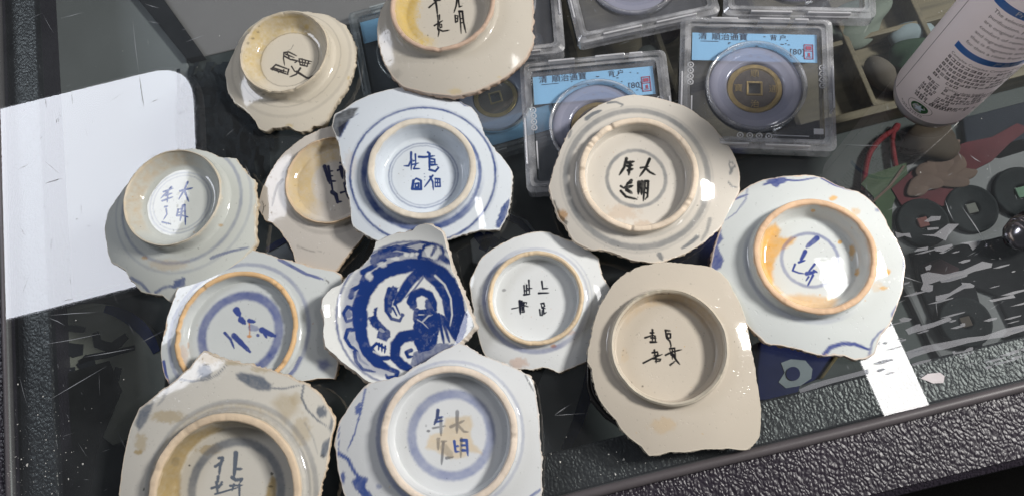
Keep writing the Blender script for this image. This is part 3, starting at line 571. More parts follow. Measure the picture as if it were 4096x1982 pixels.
# M: bottom centre
ZM = (1320, 1340, 1708 / 880)
sM = [('pc', .59, .115, .62), ('kl', P_(838, 580, 832, 640, 810, 690), 15, .6), ('pl', P_(838, 580, 832, 640, 810, 690), 15), ('pl', P_(830, 642, 876, 630), 13), ('pl', P_(828, 668, 876, 660), 11), ('kl', P_(860, 640, 862, 775), 15, .6), ('kl', P_(800, 718, 896, 700), 10, .6), ('kl', P_(988, 592, 985, 755), 17, .65), ('kl', P_(938, 708, 1040, 660), 15, .55), ('kl', P_(990, 690, 1040, 745, 1070, 748), 13, .55),
      ('kl', P_(840, 805, 840, 885), 16, .5), ('kl', P_(868, 822, 905, 820), 11, .5), ('kl', P_(880, 830, 866, 1000), 14, .6), ('kl', P_(885, 870, 945, 935), 46, .28), ('kl', P_(905, 950, 958, 942), 14, .6), ('pl', P_(965, 820, 975, 900, 1002, 900), 13), ('pl', P_(975, 860, 1000, 856), 12), ('kl', P_(1020, 800, 1015, 945), 13, .6), ('pl', P_(1020, 812, 1060, 812, 1070, 930), 15), ('pl', P_(1025, 852, 1060, 850), 12), ('pl', P_(1030, 890, 1065, 892), 14),
      ('sf', P_(900, 640, 1090, 620, 1110, 700, 1090, 760, 1110, 830, 1190, 920, 1070, 900, 1060, 940, 940, 960, 830, 900, 740, 870, 780, 770, 870, 750), .55, 16), ('kb', 760, 740, 18, 12, .7), ('kb', 745, 700, 8, 16, .4),
      ('pl', P_(275, 410, 240, 580, 190, 760, 130, 905), 9, .85), ('pf', P_(190, 570, 215, 530, 240, 520, 238, 590, 205, 615), .9), ('pl', P_(70, 700, 65, 940), 6, .8), ('pl', P_(70, 915, 140, 960, 185, 1050, 220, 1100, 300, 1260), 18, .9), ('pf', P_(165, 1130, 220, 1080, 290, 1110, 280, 1180, 340, 1260, 260, 1260, 200, 1190), .95), ('pb', 100, 1100, 22, 60, .9), ('pb', 380, 1170, 30, 24, .5), ('pc', 1.075, .06, .6, 3.6, 1.5), ('pc', 1.07, .035, .3), ('kl', P_(1515, 310, 1580, 430), 7, .7), ('pl', P_(1560, 1246, 1640, 1190), 14, .7)]

def GM(nm, glaze, paint=COBALT, ink=INK, stain=TAN, bare=BISC, **k): return glaze_mat('glaze_' + nm, glaze, paint, ink, stain, bare, **k)
sherd('porcelain_sherd', ZA, P_(595, 70, 640, 88, 735, 100, 800, 118, 880, 125, 930, 138, 1020, 142, 1050, 180, 1090, 235, 1158, 310, 1160, 375, 1180, 420, 1175, 540, 1165, 620, 1165, 700, 1178, 770, 1145, 822, 1000, 950, 820, 1100, 640, 1230, 530, 1220, 470, 1165, 400, 1160, 310, 1140, 265, 1085, 230, 1050, 195, 985, 150, 958, 85, 920, 60, 850, 50, 770, 35, 680, 55, 545, 100, 480, 140, 420, 250, 290, 400, 160, 540, 100),
      P_(138, 560, 170, 410, 240, 290, 350, 190, 480, 125, 630, 98, 760, 110, 860, 165, 920, 260, 935, 360, 905, 500, 800, 630, 640, 720, 470, 772, 330, 745, 210, 670, 155, 610),
      rim=.035, well=8.5, foot=8, floor=.70, slope=.16, curve=.006, strokes=sA, mat=GM('grey_white', GREYW, bare=c4(.62, .52, .38)), chips=.15, seed=1, bare_rim=.6,
      label='grey-white sherd with tall foot ring and blue mark, resting beside the white glare')
sherd('porcelain_sherd', ZB, P_(620, 50, 700, 58, 800, 70, 930, 92, 1000, 130, 1075, 170, 1105, 235, 1135, 285, 1165, 365, 1158, 470, 1140, 560, 1105, 650, 1080, 720, 1025, 790, 990, 850, 935, 940, 905, 1030, 880, 1045, 800, 1040, 760, 1075, 690, 1090, 650, 1080, 590, 1040, 530, 1050, 450, 1052, 395, 1085, 340, 1065, 320, 1030, 300, 985, 260, 940, 200, 890, 125, 840, 95, 800, 65, 730, 60, 660, 45, 580, 75, 500, 110, 430, 150, 340, 220, 230, 330, 140, 450, 85, 540, 58),
      P_(145, 470, 165, 380, 215, 270, 300, 180, 400, 110, 520, 68, 640, 60, 760, 85, 860, 150, 930, 250, 945, 330, 915, 430, 870, 520, 800, 620, 680, 715, 540, 742, 400, 725, 270, 670, 190, 590, 155, 530),
      rim=.05, well=8.5, foot=8, floor=.70, slope=.14, curve=.006, strokes=sB, mat=GM('cream', c4(.60, .55, .46), ink=c4(.05, .045, .045), stain=c4(.52, .38, .13), bare=c4(.56, .49, .38), rough=.14), chips=.9, seed=2,
      label='cream sherd with worn yellowed foot ring and black brush marks')
sherd('porcelain_sherd', ZC, P_(195, 0, 125, 180, 100, 300, 95, 430, 115, 590, 160, 720, 220, 850, 300, 980, 430, 1085, 600, 1130, 750, 1165, 900, 1180, 1030, 1185, 1150, 1178, 1300, 1145, 1440, 1085, 1560, 1030, 1660, 970, 1780, 880, 1880, 780, 1980, 640, 2035, 510, 2045, 440, 2010, 390, 2025, 300, 2028, 100, 2020, 0, 1990, -100, 1850, -300, 1550, -520, 1200, -620, 850, -600, 560, -480, 330, -250),
      P_(285, 50, 290, 200, 340, 360, 430, 490, 520, 580, 650, 640, 850, 650, 1020, 620, 1200, 535, 1340, 430, 1440, 310, 1500, 200, 1530, 80, 1200, -490, 900, -545, 600, -470),
      rim=.07, well=8, foot=6, floor=.74, slope=.12, curve=.004, lift=.0095, strokes=sC, mat=GM('buff_grey', c4(.52, .48, .415), stain=c4(.55, .40, .13), bare=c4(.50, .36, .27), rough=.17), chips=.6, seed=3,
      label='buff sherd with pinkish worn foot ring and yellow stained well')
sherd('porcelain_sherd', ZD, P_(665, 48, 590, 68, 500, 105, 420, 150, 340, 210, 260, 280, 200, 360, 160, 430, 120, 510, 95, 570, 75, 640, 70, 700, 95, 755, 120, 805, 180, 825, 240, 880, 275, 940, 310, 985, 350, 1060, 365, 1140, 520, 1190, 690, 1210, 740, 1130, 800, 1060, 860, 990, 920, 915, 1000, 800, 1050, 600, 1020, 350, 900, 150, 780, 70),
      P_(690, 130, 540, 165, 440, 225, 370, 290, 310, 370, 277, 470, 280, 570, 310, 640, 370, 740, 450, 790, 560, 822, 680, 820, 760, 802, 1004, 500),
      rim=.035, well=5, foot=3.6, floor=.80, slope=.08, curve=.0035, thick=3.2, strokes=sD, mat=GM('cream_grey', c4(.55, .51, .46), paint=c4(.03, .034, .075), stain=c4(.58, .42, .17), bare=c4(.58, .44, .30), rough=.13), chips=.5, seed=4,
      label='cream sherd with yellow well half hidden under the white blue-lined sherd')
sherd('porcelain_sherd', ZE, P_(585, 35, 700, 35, 820, 55, 890, 80, 950, 105, 1040, 170, 1100, 195, 1140, 245, 1170, 310, 1190, 380, 1230, 450, 1290, 530, 1370, 620, 1415, 700, 1415, 800, 1408, 900, 1395, 980, 1360, 1080, 1320, 1140, 1180, 1145, 1080, 1165, 1000, 1190, 900, 1225, 800, 1260, 640, 1280, 480, 1260, 370, 1228, 270, 1175, 180, 1115, 165, 1000, 155, 900, 130, 800, 120, 690, 95, 600, 75, 500, 65, 460, 40, 400, 15, 340, 40, 250, 120, 210, 200, 150, 280, 110, 400, 70, 500, 48),
      P_(300, 690, 310, 560, 350, 450, 430, 360, 550, 295, 690, 268, 820, 285, 940, 340, 1040, 420, 1110, 530, 1135, 650, 1125, 760, 1080, 870, 980, 970, 850, 1050, 700, 1070, 560, 1040, 450, 960, 360, 850, 315, 760),
      tilt=(9, 0), rim=.10, well=11, foot=7, floor=.72, slope=.10, curve=.003, thick=3.8, strokes=sE, mat=GM('blue_white', BLUEWH, bare=c4(.62, .56, .47), rough=.07), chips=.12, seed=5,
      label='clean white sherd with double blue line, blue mark and purple broken corner')
sherd('porcelain_sherd', ZF, P_(650, 38, 560, 55, 500, 80, 420, 110, 340, 165, 260, 230, 215, 290, 175, 370, 140, 450, 110, 540, 80, 640, 65, 685, 75, 720, 85, 780, 110, 850, 140, 920, 190, 970, 205, 1010, 240, 1070, 290, 1100, 380, 1140, 430, 1135, 500, 1145, 570, 1170, 650, 1205, 740, 1215, 820, 1228, 920, 1205, 1000, 1170, 1100, 1120, 1190, 1060, 1240, 1020, 1290, 960, 1330, 890, 1380, 800, 1415, 730, 1422, 660, 1410, 560, 1380, 470, 1330, 380, 1270, 310, 1200, 230, 1130, 180, 1050, 130, 980, 100, 900, 75, 800, 50, 720, 40),
      P_(700, 185, 600, 200, 500, 245, 400, 325, 330, 420, 295, 520, 285, 620, 300, 730, 350, 830, 430, 920, 540, 985, 650, 1010, 760, 1000, 880, 960, 980, 900, 1070, 800, 1120, 680, 1130, 570, 1100, 450, 1040, 350, 940, 260, 820, 205),
      tilt=(5, -4), rim=.085, well=8, foot=5.5, floor=.84, slope=.12, curve=.0045, thick=3.6, lift=.0015, strokes=sF, mat=GM('ivory', c4(.62, .58, .52), paint=c4(.19, .20, .21), ink=c4(.02, .02, .02), stain=c4(.45, .25, .10), bare=c4(.68, .57, .45), rough=.1), chips=1.0, seed=6,
      label='ivory sherd with grey ring and chipped foot, leaning on the coin holder')
sherd('porcelain_sherd', ZG, P_(700, 35, 560, 38, 480, 42, 400, 55, 340, 75, 270, 110, 210, 160, 170, 220, 120, 300, 100, 380, 70, 470, 50, 560, 38, 620, 80, 680, 145, 740, 180, 800, 210, 860, 240, 930, 270, 990, 320, 1040, 390, 1100, 480, 1115, 560, 1130, 640, 1150, 750, 1180, 830, 1178, 890, 1185, 960, 1215, 1030, 1200, 1080, 1170, 1100, 1100, 1120, 1050, 1180, 980, 1210, 900, 1240, 830, 1265, 720, 1278, 640, 1275, 560, 1240, 480, 1180, 380, 1150, 310, 1100, 240, 1040, 180, 980, 140, 900, 120, 830, 90, 780, 65, 730, 45),
      P_(700, 182, 560, 205, 460, 260, 380, 340, 325, 440, 308, 560, 330, 660, 380, 745, 460, 820, 560, 885, 680, 918, 800, 910, 920, 870, 1010, 800, 1080, 700, 1110, 590, 1090, 460, 1040, 360, 960, 270, 850, 205),
      rim=.085, well=8.5, foot=6.5, floor=.74, slope=.12, curve=.004, thick=3.8, strokes=sG, mat=GM('white_green', c4(.66, .69, .68), paint=c4(.05, .075, .28), stain=c4(.72, .40, .09), bare=c4(.74, .50, .32), rough=.07), chips=.35, seed=7,
      label='white sherd with orange stained well and pinkish foot ring, beside the lamp glare')
sherd('porcelain_sherd', ZH, P_(835, 80, 900, 100, 1000, 130, 1070, 160, 1200, 190, 1350, 230, 1480, 255, 1550, 268, 1600, 300, 1620, 420, 1605, 600, 1590, 800, 1580, 1000, 1560, 1130, 1545, 1190, 1500, 1185, 1400, 1185, 1240, 1205, 1100, 1260, 900, 1340, 600, 1380, 300, 1340, 130, 1240, 90, 1180, 65, 1080, 55, 960, 70, 850, 85, 770, 110, 650, 140, 560, 170, 480, 190, 420, 230, 350, 270, 300, 330, 240, 400, 190, 500, 150, 640, 105, 780, 78),
      P_(780, 262, 660, 270, 520, 310, 400, 385, 300, 480, 225, 590, 185, 700, 170, 830, 180, 960, 900, 290, 1000, 340, 1090, 400, 1160, 480, 1210, 600, 1228, 720, 1215, 860, 1180, 960, 1120, 1050, 1050, 1130),
      tilt=(1, 2), rim=.065, well=6, foot=3.6, floor=.86, slope=.08, curve=.0028, thick=3.2, lift=.0010, strokes=sH, mat=GM('celadon_grey', c4(.55, .575, .57), paint=c4(.05, .075, .25), stain=c4(.55, .24, .07), bare=c4(.66, .43, .22), rough=.08), chips=.8, seed=8,
      label='grey-blue sherd with thick blue painted ring and orange rimmed foot')
sherd('porcelain_sherd', ZJ, P_(640, 58, 560, 65, 480, 80, 400, 105, 330, 140, 260, 180, 200, 220, 145, 265, 110, 320, 75, 390, 50, 440, 38, 490, 50, 560, 55, 620, 75, 690, 85, 760, 95, 830, 105, 900, 130, 980, 150, 1040, 165, 1080, 250, 1140, 340, 1170, 450, 1190, 560, 1190, 640, 1172, 690, 1180, 730, 1200, 780, 1222, 860, 1190, 940, 1160, 1010, 1130, 1100, 1010, 1160, 850, 1205, 680, 1200, 525, 1170, 470, 1130, 400, 1110, 330, 1110, 275, 1060, 235, 990, 180, 920, 145, 840, 115, 750, 85, 690, 62),
      P_(590, 208, 480, 225, 380, 270, 290, 345, 230, 440, 195, 540, 185, 640, 200, 720, 240, 810, 300, 880, 380, 945, 480, 985, 590, 995, 700, 985, 800, 935, 880, 860, 940, 770, 975, 660, 985, 560, 960, 450, 910, 360, 830, 280, 720, 225),
      tilt=(0, -2), rim=.075, well=7, foot=4.5, floor=.86, slope=.10, curve=.004, thick=3.2, strokes=sJ, mat=GM('white', c4(.68, .695, .695), paint=c4(.06, .09, .27), ink=c4(.014, .016, .028), stain=c4(.55, .30, .17), bare=c4(.66, .52, .35), rough=.07), chips=.25, seed=10,
      label='plain white sherd with small foot ring and four black characters')
sherd('porcelain_sherd', ZK, P_(520, 45, 450, 55, 380, 68, 310, 92, 250, 130, 210, 170, 185, 205, 150, 260, 115, 320, 95, 390, 75, 480, 60, 560, 48, 640, 75, 690, 85, 760, 110, 850, 140, 910, 180, 960, 220, 1000, 245, 1050, 290, 1100, 340, 1135, 380, 1170, 420, 1215, 470, 1215, 540, 1195, 620, 1190, 700, 1180, 800, 1172, 900, 1170, 1010, 1180, 1060, 1145, 1090, 1100, 1095, 1040, 1100, 950, 1085, 850, 1070, 750, 1055, 640, 1035, 540, 1020, 450, 1000, 370, 970, 290, 930, 220, 895, 150, 850, 105, 800, 78, 720, 62, 620, 50),
      P_(520, 203, 420, 225, 320, 280, 240, 360, 195, 460, 182, 560, 200, 660, 240, 750, 310, 830, 400, 885, 500, 914, 600, 912, 700, 880, 790, 810, 860, 720, 900, 610, 905, 510, 880, 420, 820, 330, 730, 250, 630, 212),
      tilt=(3, 0), rim=.06, well=9, foot=4.5, floor=.86, slope=.10, curve=.0032, thick=4, lift=.0005, strokes=sK, mat=GM('buff', BUFF, stain=c4(.52, .33, .12), bare=c4(.56, .51, .41), rough=.10), chips=.5, seed=12, bare_rim=.5,
      label='large plain buff sherd with four thin black characters, overhanging the front rail')
sherd('porcelain_sherd', ZL, P_(735, 42, 800, 70, 870, 100, 950, 120, 1050, 150, 1150, 170, 1260, 195, 1350, 230, 1430, 255, 1520, 300, 1580, 320, 1660, 380, 1700, 420, 1740, 490, 1790, 570, 1808, 620, 1800, 690, 1785, 740, 1770, 830, 1745, 960, 1730, 1050, 1710, 1140, 1690, 1246, 1600, 1500, 1300, 1720, 900, 1780, 500, 1680, 200, 1500, 30, 1230, 45, 1130, 60, 1010, 80, 900, 100, 800, 130, 690, 165, 600, 200, 520, 260, 480, 310, 440, 370, 380, 440, 340, 500, 290, 560, 230, 620, 185, 680, 100),
      P_(300, 1050, 340, 940, 420, 830, 530, 720, 660, 640, 800, 580, 960, 562, 1120, 585, 1250, 645, 1360, 730, 1450, 840, 1500, 950, 1520, 1060, 1518, 1180),
      tilt=(1, -7), rim=.085, well=12, foot=6, floor=.78, slope=.075, curve=.0021, thick=4, lift=.007, strokes=sL, mat=GM('stained_grey', c4(.57, .545, .49), paint=c4(.115, .135, .17), stain=c4(.36, .265, .12), bare=c4(.62, .49, .35), rough=.13), chips=.3, seed=13,
      label='brown stained sherd with grey-blue flower sprays and deep shadowed well')
sherd('porcelain_sherd', ZM, P_(1000, 65, 1060, 80, 1110, 110, 1150, 145, 1210, 165, 1300, 195, 1400, 240, 1490, 285, 1550, 320, 1570, 350, 1590, 430, 1600, 520, 1615, 640, 1625, 760, 1635, 870, 1640, 1000, 1640, 1120, 1635, 1246, 1600, 1400, 1300, 1560, 900, 1640, 500, 1580, 250, 1430, 120, 1246, 90, 1140, 60, 1020, 50, 910, 35, 850, 55, 740, 80, 660, 130, 580, 190, 490, 240, 430, 300, 375, 380, 360, 450, 345, 540, 315, 630, 285, 700, 245, 750, 200, 800, 165, 870, 125, 940, 95),
      P_(385, 800, 400, 680, 440, 570, 520, 440, 620, 340, 750, 270, 920, 242, 1080, 260, 1220, 320, 1330, 410, 1420, 540, 1465, 680, 1470, 800, 1430, 950, 1350, 1090, 1230, 1200, 395, 920, 440, 1050, 520, 1170),
      tilt=(3, -4), rim=.085, well=9, foot=6, floor=.84, slope=.10, curve=.003, thick=3.8, lift=.004, strokes=sM, mat=GM('white_blue', c4(.635, .65, .66), paint=c4(.06, .10, .30), ink=c4(.06, .065, .08), stain=c4(.62, .45, .22), bare=c4(.68, .58, .48), rough=.07), chips=.35, seed=14,
      label='white sherd with pale blue circle, tan stain over the mark and blue sprig')
for k, (Oc, ro, h) in SHERDS.items(): print(k, 'ring r mm %.1f top mm %.1f' % (ro * 1000, h * 1000))

# ------------------------------------------------------------------ the face-up painted plate sherd
ZI = (1260, 880, 1209 / 660)
sI = [('pf', P_(190, 700, 215, 520, 290, 390, 420, 260, 560, 195, 760, 160, 930, 190, 960, 320, 800, 330, 600, 345, 430, 440, 340, 560, 310, 720, 330, 880, 400, 1010, 560, 1100, 610, 1150, 420, 1130, 290, 1030, 210, 870), .42, 20), ('pc', .995, .022, .8), ('pf', P_(300, 560, 360, 470, 430, 350, 560, 250, 700, 215, 820, 250, 930, 330, 860, 350, 720, 310, 560, 350, 430, 450, 360, 560, 330, 700, 300, 700), .45, 14),
      ('pl', P_(330, 760, 325, 640, 360, 530, 420, 440, 500, 380, 600, 345, 720, 325, 830, 335, 920, 375, 990, 450, 1040, 560, 1070, 680, 1060, 790), 80, 1.0), ('pl', P_(330, 760, 340, 860, 380, 960, 450, 1040, 540, 1080), 66, 1.0),
      ('pf', P_(880, 350, 960, 370, 1020, 450, 1080, 600, 1118, 690, 1112, 800, 1080, 870, 1040, 910, 990, 800, 985, 660, 950, 560, 900, 450), 1.0), ('pl', P_(820, 395, 900, 470, 955, 570, 975, 700, 980, 770), 44, .9), ('el', P_(880, 405, 950, 470, 995, 570, 1005, 690, 990, 770), 9, .75),
      ('pf', P_(720, 770, 730, 690, 760, 650, 850, 640, 900, 680, 918, 760, 895, 900, 840, 960, 760, 970, 725, 900), 1.0), ('el', P_(740, 720, 790, 750, 830, 790), 6, .5), ('el', P_(750, 690, 800, 690), 7, .45), ('el', P_(790, 740, 830, 700, 860, 690), 8, .5),
      ('pf', P_(720, 965, 900, 900, 1040, 905, 880, 1005, 760, 1090, 700, 1060), .72), ('pl', P_(905, 690, 945, 900), 20, .95), ('pl', P_(925, 700, 985, 890), 20, .85), ('pl', P_(938, 710, 1030, 880), 18, .9), ('pl', P_(740, 980, 762, 1080), 14, .75), ('pl', P_(790, 980, 802, 1060), 14, .7), ('pl', P_(840, 970, 852, 1030), 14, .7), ('pl', P_(882, 950, 902, 990), 14, .7),
      ('pl', P_(705, 595, 720, 545, 780, 520, 840, 545, 870, 605, 882, 655), 46, .95), ('pl', P_(715, 605, 725, 645), 48, .9), ('pl', P_(835, 610, 850, 680), 52, .85), ('pl', P_(745, 660, 730, 740), 30, .85), ('ef', P_(765, 570, 800, 570, 808, 610, 795, 655, 765, 640), .95),
      ('pl', P_(720, 840, 640, 852, 590, 910, 585, 1000, 640, 1060, 720, 1092), 62, .96), ('pl', P_(705, 950, 668, 965, 682, 1000, 715, 995), 22, .95), ('pb', 600, 1000, 20, 20, .6),
      ('pl', P_(770, 370, 700, 440, 640, 530, 585, 610), 58, .95), ('pl', P_(790, 370, 790, 420, 730, 500, 665, 565), 10, .75), ('pl', P_(545, 500, 520, 580, 522, 660, 560, 720, 620, 735, 645, 690), 18, .9), ('pf', P_(532, 500, 570, 478, 612, 490, 600, 560, 572, 600, 562, 680, 522, 668, 515, 580), .93), ('pl', P_(570, 640, 600, 700), 9), ('pl', P_(592, 620, 622, 690), 9), ('pb', 640, 690, 16, 16, .9),
      ('pf', P_(390, 710, 425, 690, 430, 640, 460, 632, 455, 700, 490, 755, 550, 810, 552, 850, 520, 882, 450, 862, 460, 810, 400, 760), .95), ('el', P_(480, 800, 505, 815), 16, .35),
      ('pl', P_(405, 940, 430, 975, 480, 1010, 560, 1005), 34, .92), ('pl', P_(420, 930, 450, 900, 520, 940), 14), ('pl', P_(470, 900, 465, 950), 9), ('pl', P_(490, 905, 490, 960), 9), ('pl', P_(515, 920, 510, 970), 9), ('el', P_(430, 960, 480, 985, 545, 980), 8, .6),
      ('pl', P_(420, 265, 540, 205, 650, 190, 770, 160, 900, 182, 948, 235), 20, .85), ('pl', P_(480, 235, 600, 200, 700, 222, 760, 232), 34, .9), ('pl', P_(430, 300, 520, 255, 640, 245), 40, .85), ('pl', P_(350, 380, 420, 340, 470, 310, 520, 290), 32, .9), ('pl', P_(345, 450, 365, 390), 30, .9), ('pl', P_(262, 560, 275, 510, 330, 480, 350, 440), 30, .95), ('pb', 270, 555, 22, 20, .9),
      ('pl', P_(275, 650, 240, 630, 208, 680, 230, 738, 275, 730, 288, 690), 22, .9), ('pb', 238, 690, 42, 48, .75), ('pl', P_(290, 800, 240, 800, 222, 860, 258, 920, 310, 955), 24, .9), ('pb', 265, 870, 40, 50, .5), ('pl', P_(290, 960, 300, 1030, 350, 1090, 440, 1108), 18, .85), ('pl', P_(310, 960, 332, 1020, 390, 1060), 14, .6), ('pl', P_(440, 1050, 540, 1085, 604, 1110, 590, 1150, 530, 1150, 520, 1130), 32, .92),
      ('pl', P_(790, 215, 800, 190, 860, 172, 930, 195, 942, 240, 900, 290, 870, 295), 13, .9), ('ef', P_(800, 220, 850, 185, 905, 200, 925, 240, 880, 285, 820, 270), .9), ('pl', P_(882, 200, 850, 262), 15, .85), ('pl', P_(770, 225, 765, 275, 860, 290), 26, .9), ('pl', P_(930, 270, 985, 312), 36, .85), ('eb', 670, 250, 20, 16, .85), ('eb', 712, 252, 18, 20, .85), ('eb', 748, 248, 16, 16, .8), ('eb', 590, 280, 40, 16, .75), ('eb', 495, 325, 36, 24, .7), ('eb', 395, 410, 30, 40, .75), ('pl', P_(270, 590, 210, 480, 280, 390), 6, .3)]
def dish(name, region, outline, cpx, refr, strokes, mat, label, h=.0105, tilt=(0, 0), thick=4.0, seed=9):
    x0, y0, s = region; mm = .001
    opx = [(x0 + a / s, y0 + b / s) for a, b in outline]
    ix = (at(2200, 900) - at(2000, 900)); ix[2] = 0; ix /= np.linalg.norm(ix); iy = np.cross([0, 0, 1], ix)
    n = np.array([0, 0, 1.0]) + ix * math.tan(math.radians(tilt[0])) + iy * math.tan(math.radians(tilt[1])); n /= np.linalg.norm(n)
    e1 = ix - n * (ix @ n); e1 /= np.linalg.norm(e1); e2 = np.cross(n, e1)
    Oc = at(x0 + cpx[0] / s, y0 + cpx[1] / s, h)
    ro = refr / s / F * np.linalg.norm(CAM - Oc)
    prof = lambda r: .0045 * np.clip(r / ro, 0, 1.6) ** 4
    Or = np.array([ray(p) for p in opx]); lo = ((Oc - CAM) @ n) / (Or @ n) - .03; hi = lo + .09
    for k in range(40):
        mid = (lo + hi) / 2; P = CAM + Or * mid[:, None] - Oc; f = P @ n - prof(np.hypot(P @ e1, P @ e2))
        hi = np.where(f < 0, mid, hi); lo = np.where(f < 0, lo, mid)
    P = CAM + Or * lo[:, None] - Oc; pu, pv = P @ e1, P @ e2
    th = np.arctan2(pv, pu); rr = np.hypot(pu, pv); od = np.argsort(th); th, rr = th[od], rr[od]
    T = np.arange(NA) * 2 * math.pi / NA - math.pi
    R = np.interp(T, np.concatenate([th - 2 * math.pi, th, th + 2 * math.pi]), np.tile(rr, 3))
    nz = lambda f, sd: vn(np.cos(T) * f + 50, np.sin(T) * f + 50, sd + seed) - .5
    R = R + nz(9, 3) * .0005 + nz(30, 4) * .0002
    rows = [(R * (k / 110), prof(R * (k / 110)), 0) for k in range(1, 111)]
    tk = thick * mm; zt = prof(R)
    er = [(R, zt, .3), (R + .25 * mm + nz(60, 5) * .4 * mm, zt - .4 * mm, 1), (R + 1.0 * mm + nz(40, 6) * 1.2 * mm, zt - tk * .5, 1), (R + 1.5 * mm + nz(30, 7) * 1.2 * mm, zt - tk * .85, 1), (R + 1.0 * mm, zt - tk, .8)]
    for q in (.8, .66): er.append((R * q, prof(R * q) - tk, 0))
    fr = ro * .62
    under = [(fr + 1.5 * mm, -tk + .3 * mm, 0), (fr + .8 * mm, -h + .0006, 0), (fr - 2.2 * mm, -h + .0006, 0), (fr - 2.8 * mm, -tk, 0), (.001, -tk, 0)]
    root = tag(empty(name, (Oc[0], Oc[1], 0)), label, 'sherd')
    def build(nm, rows, centre=None, paint=False):
        RR = np.array([np.broadcast_to(r, (NA,)) for r, _, _ in rows]); ZZ = np.array([np.broadcast_to(z, (NA,)) for _, z, _ in rows]); BB = np.array([np.broadcast_to(float(b), (NA,)) for _, _, b in rows])
        V = (Oc + (np.cos(T) * RR)[..., None] * e1 + (np.sin(T) * RR)[..., None] * e2 + ZZ[..., None] * n).reshape(-1, 3); m = len(rows)
        idx = np.arange(m * NA).reshape(m, NA); a = idx[:-1]; b = idx[1:]
        Q = np.stack([a, b, np.roll(b, -1, 1), np.roll(a, -1, 1)], -1).reshape(-1, 4).tolist()
        rfr = (RR / ro).ravel(); ang = np.tile(T, m); bare = BB.ravel()
        if centre is not None:
            nv = len(V); V = np.vstack([V, Oc + n * centre]); Q += np.stack([np.full(NA, nv), idx[0], np.roll(idx[0], -1)], -1).tolist(); rfr = np.append(rfr, 0); ang = np.append(ang, 0); bare = np.append(bare, 0)
        me = bpy.data.meshes.new(nm); me.from_pydata(V.tolist(), [], Q); me.update()
        px = project(V); Z = np.stack([(px[:, 0] - x0) * s, (px[:, 1] - y0) * s], 1)
        ev = evaluate(Z, rfr, ang, strokes if paint else (), seed)
        for nm2, val in (('paint', ev['p']), ('ink', ev['k']), ('stain', ev['s']), ('bare', bare)):
            t = me.attributes.new(nm2, 'FLOAT', 'POINT'); t.data.foreach_set('value', np.clip(val, 0, 1).astype(np.float32))
        return link(nm, me, mat, root)
    build('painted_face', rows, 0.0, True); build('broken_edge', er); build('foot_ring', under)
    return root
dish('plate_sherd', ZI, P_(810, 30, 740, 45, 715, 75, 660, 90, 590, 98, 520, 130, 445, 160, 440, 190, 420, 240, 390, 290, 350, 335, 290, 370, 240, 400, 220, 430, 190, 470, 120, 500, 85, 530, 55, 570, 48, 620, 60, 680, 70, 760, 65, 840, 80, 925, 140, 980, 220, 1045, 300, 1105, 390, 1180, 520, 1200, 680, 1150, 850, 1040, 980, 960, 1050, 905, 1100, 850, 1165, 775, 1150, 720, 1110, 640, 1090, 570, 1055, 490, 1005, 375, 990, 300, 960, 200, 945, 130, 930, 90, 890, 60, 850, 40),
     (690, 680), 520, sI, GM('plate_white', c4(.66, .67, .655), paint=c4(.012, .036, .165), bare=c4(.60, .54, .47), rough=.06, speck=.1),
     'face-up plate sherd painted with a deep blue figure inside a scalloped border', h=.0115)

# ------------------------------------------------------------------ coin holders
MAT['acrylic'] = glass_mat('clear_acrylic', c4(.94, .95, .97), 1.49, .03, haze=.03, haze_col=c4(.8, .8, .85))
MAT['acrylic_edge'] = glass_mat('acrylic_edge', c4(.86, .87, .89), 1.49, .14, haze=.12, haze_col=c4(.95, .95, .98), boost=3.0, bump=120, streak=.20)
MAT['acrylic_mark'] = glass_mat('acrylic_mark', c4(.9, .9, .92), 1.49, .1, haze=.45, haze_col=c4(.9, .9, .93), boost=2.5)
MAT['gasket'] = glass_mat('frosted_gasket', c4(.75, .75, .82), 1.45, .12, haze=.45, haze_col=c4(.52, .52, .62), boost=1.8)
MAT['label_blue'] = plain('blue_label_paper', srgb(140, 190, 222), .45, var=.05, scale=40)
MAT['coin'] = plain('old_brass', c4(.42, .30, .12), .38, metal=.75, var=.5, scale=170, bump=.6)
MAT['coin_dark'] = plain('dark_patina', c4(.085, .068, .055), .45, metal=.4, var=.4, scale=200, bump=.6)
MAT['print'] = plain('dark_print', c4(.02, .025, .05), .6)
MAT['seal'] = plain('red_seal_print', c4(.38, .05, .10), .6)
def text_mesh(txt, size, align='LEFT'):
    cu = bpy.data.curves.new('t', 'FONT'); cu.body = txt; cu.size = size; cu.align_x = align; cu.resolution_u = 2
    ob = bpy.data.objects.new('t', cu); coll.objects.link(ob)
    dg = bpy.context.evaluated_depsgraph_get(); me = bpy.data.meshes.new_from_object(ob.evaluated_get(dg))
    bpy.data.objects.remove(ob); bpy.data.curves.remove(cu); return me
def place(me, fn):
    co = np.empty(len(me.vertices) * 3, np.float32); me.vertices.foreach_get('co', co); co = co.reshape(-1, 3)
    me.vertices.foreach_set('co', np.array([fn(*c) for c in co], np.float32).ravel()); me.update(); return me
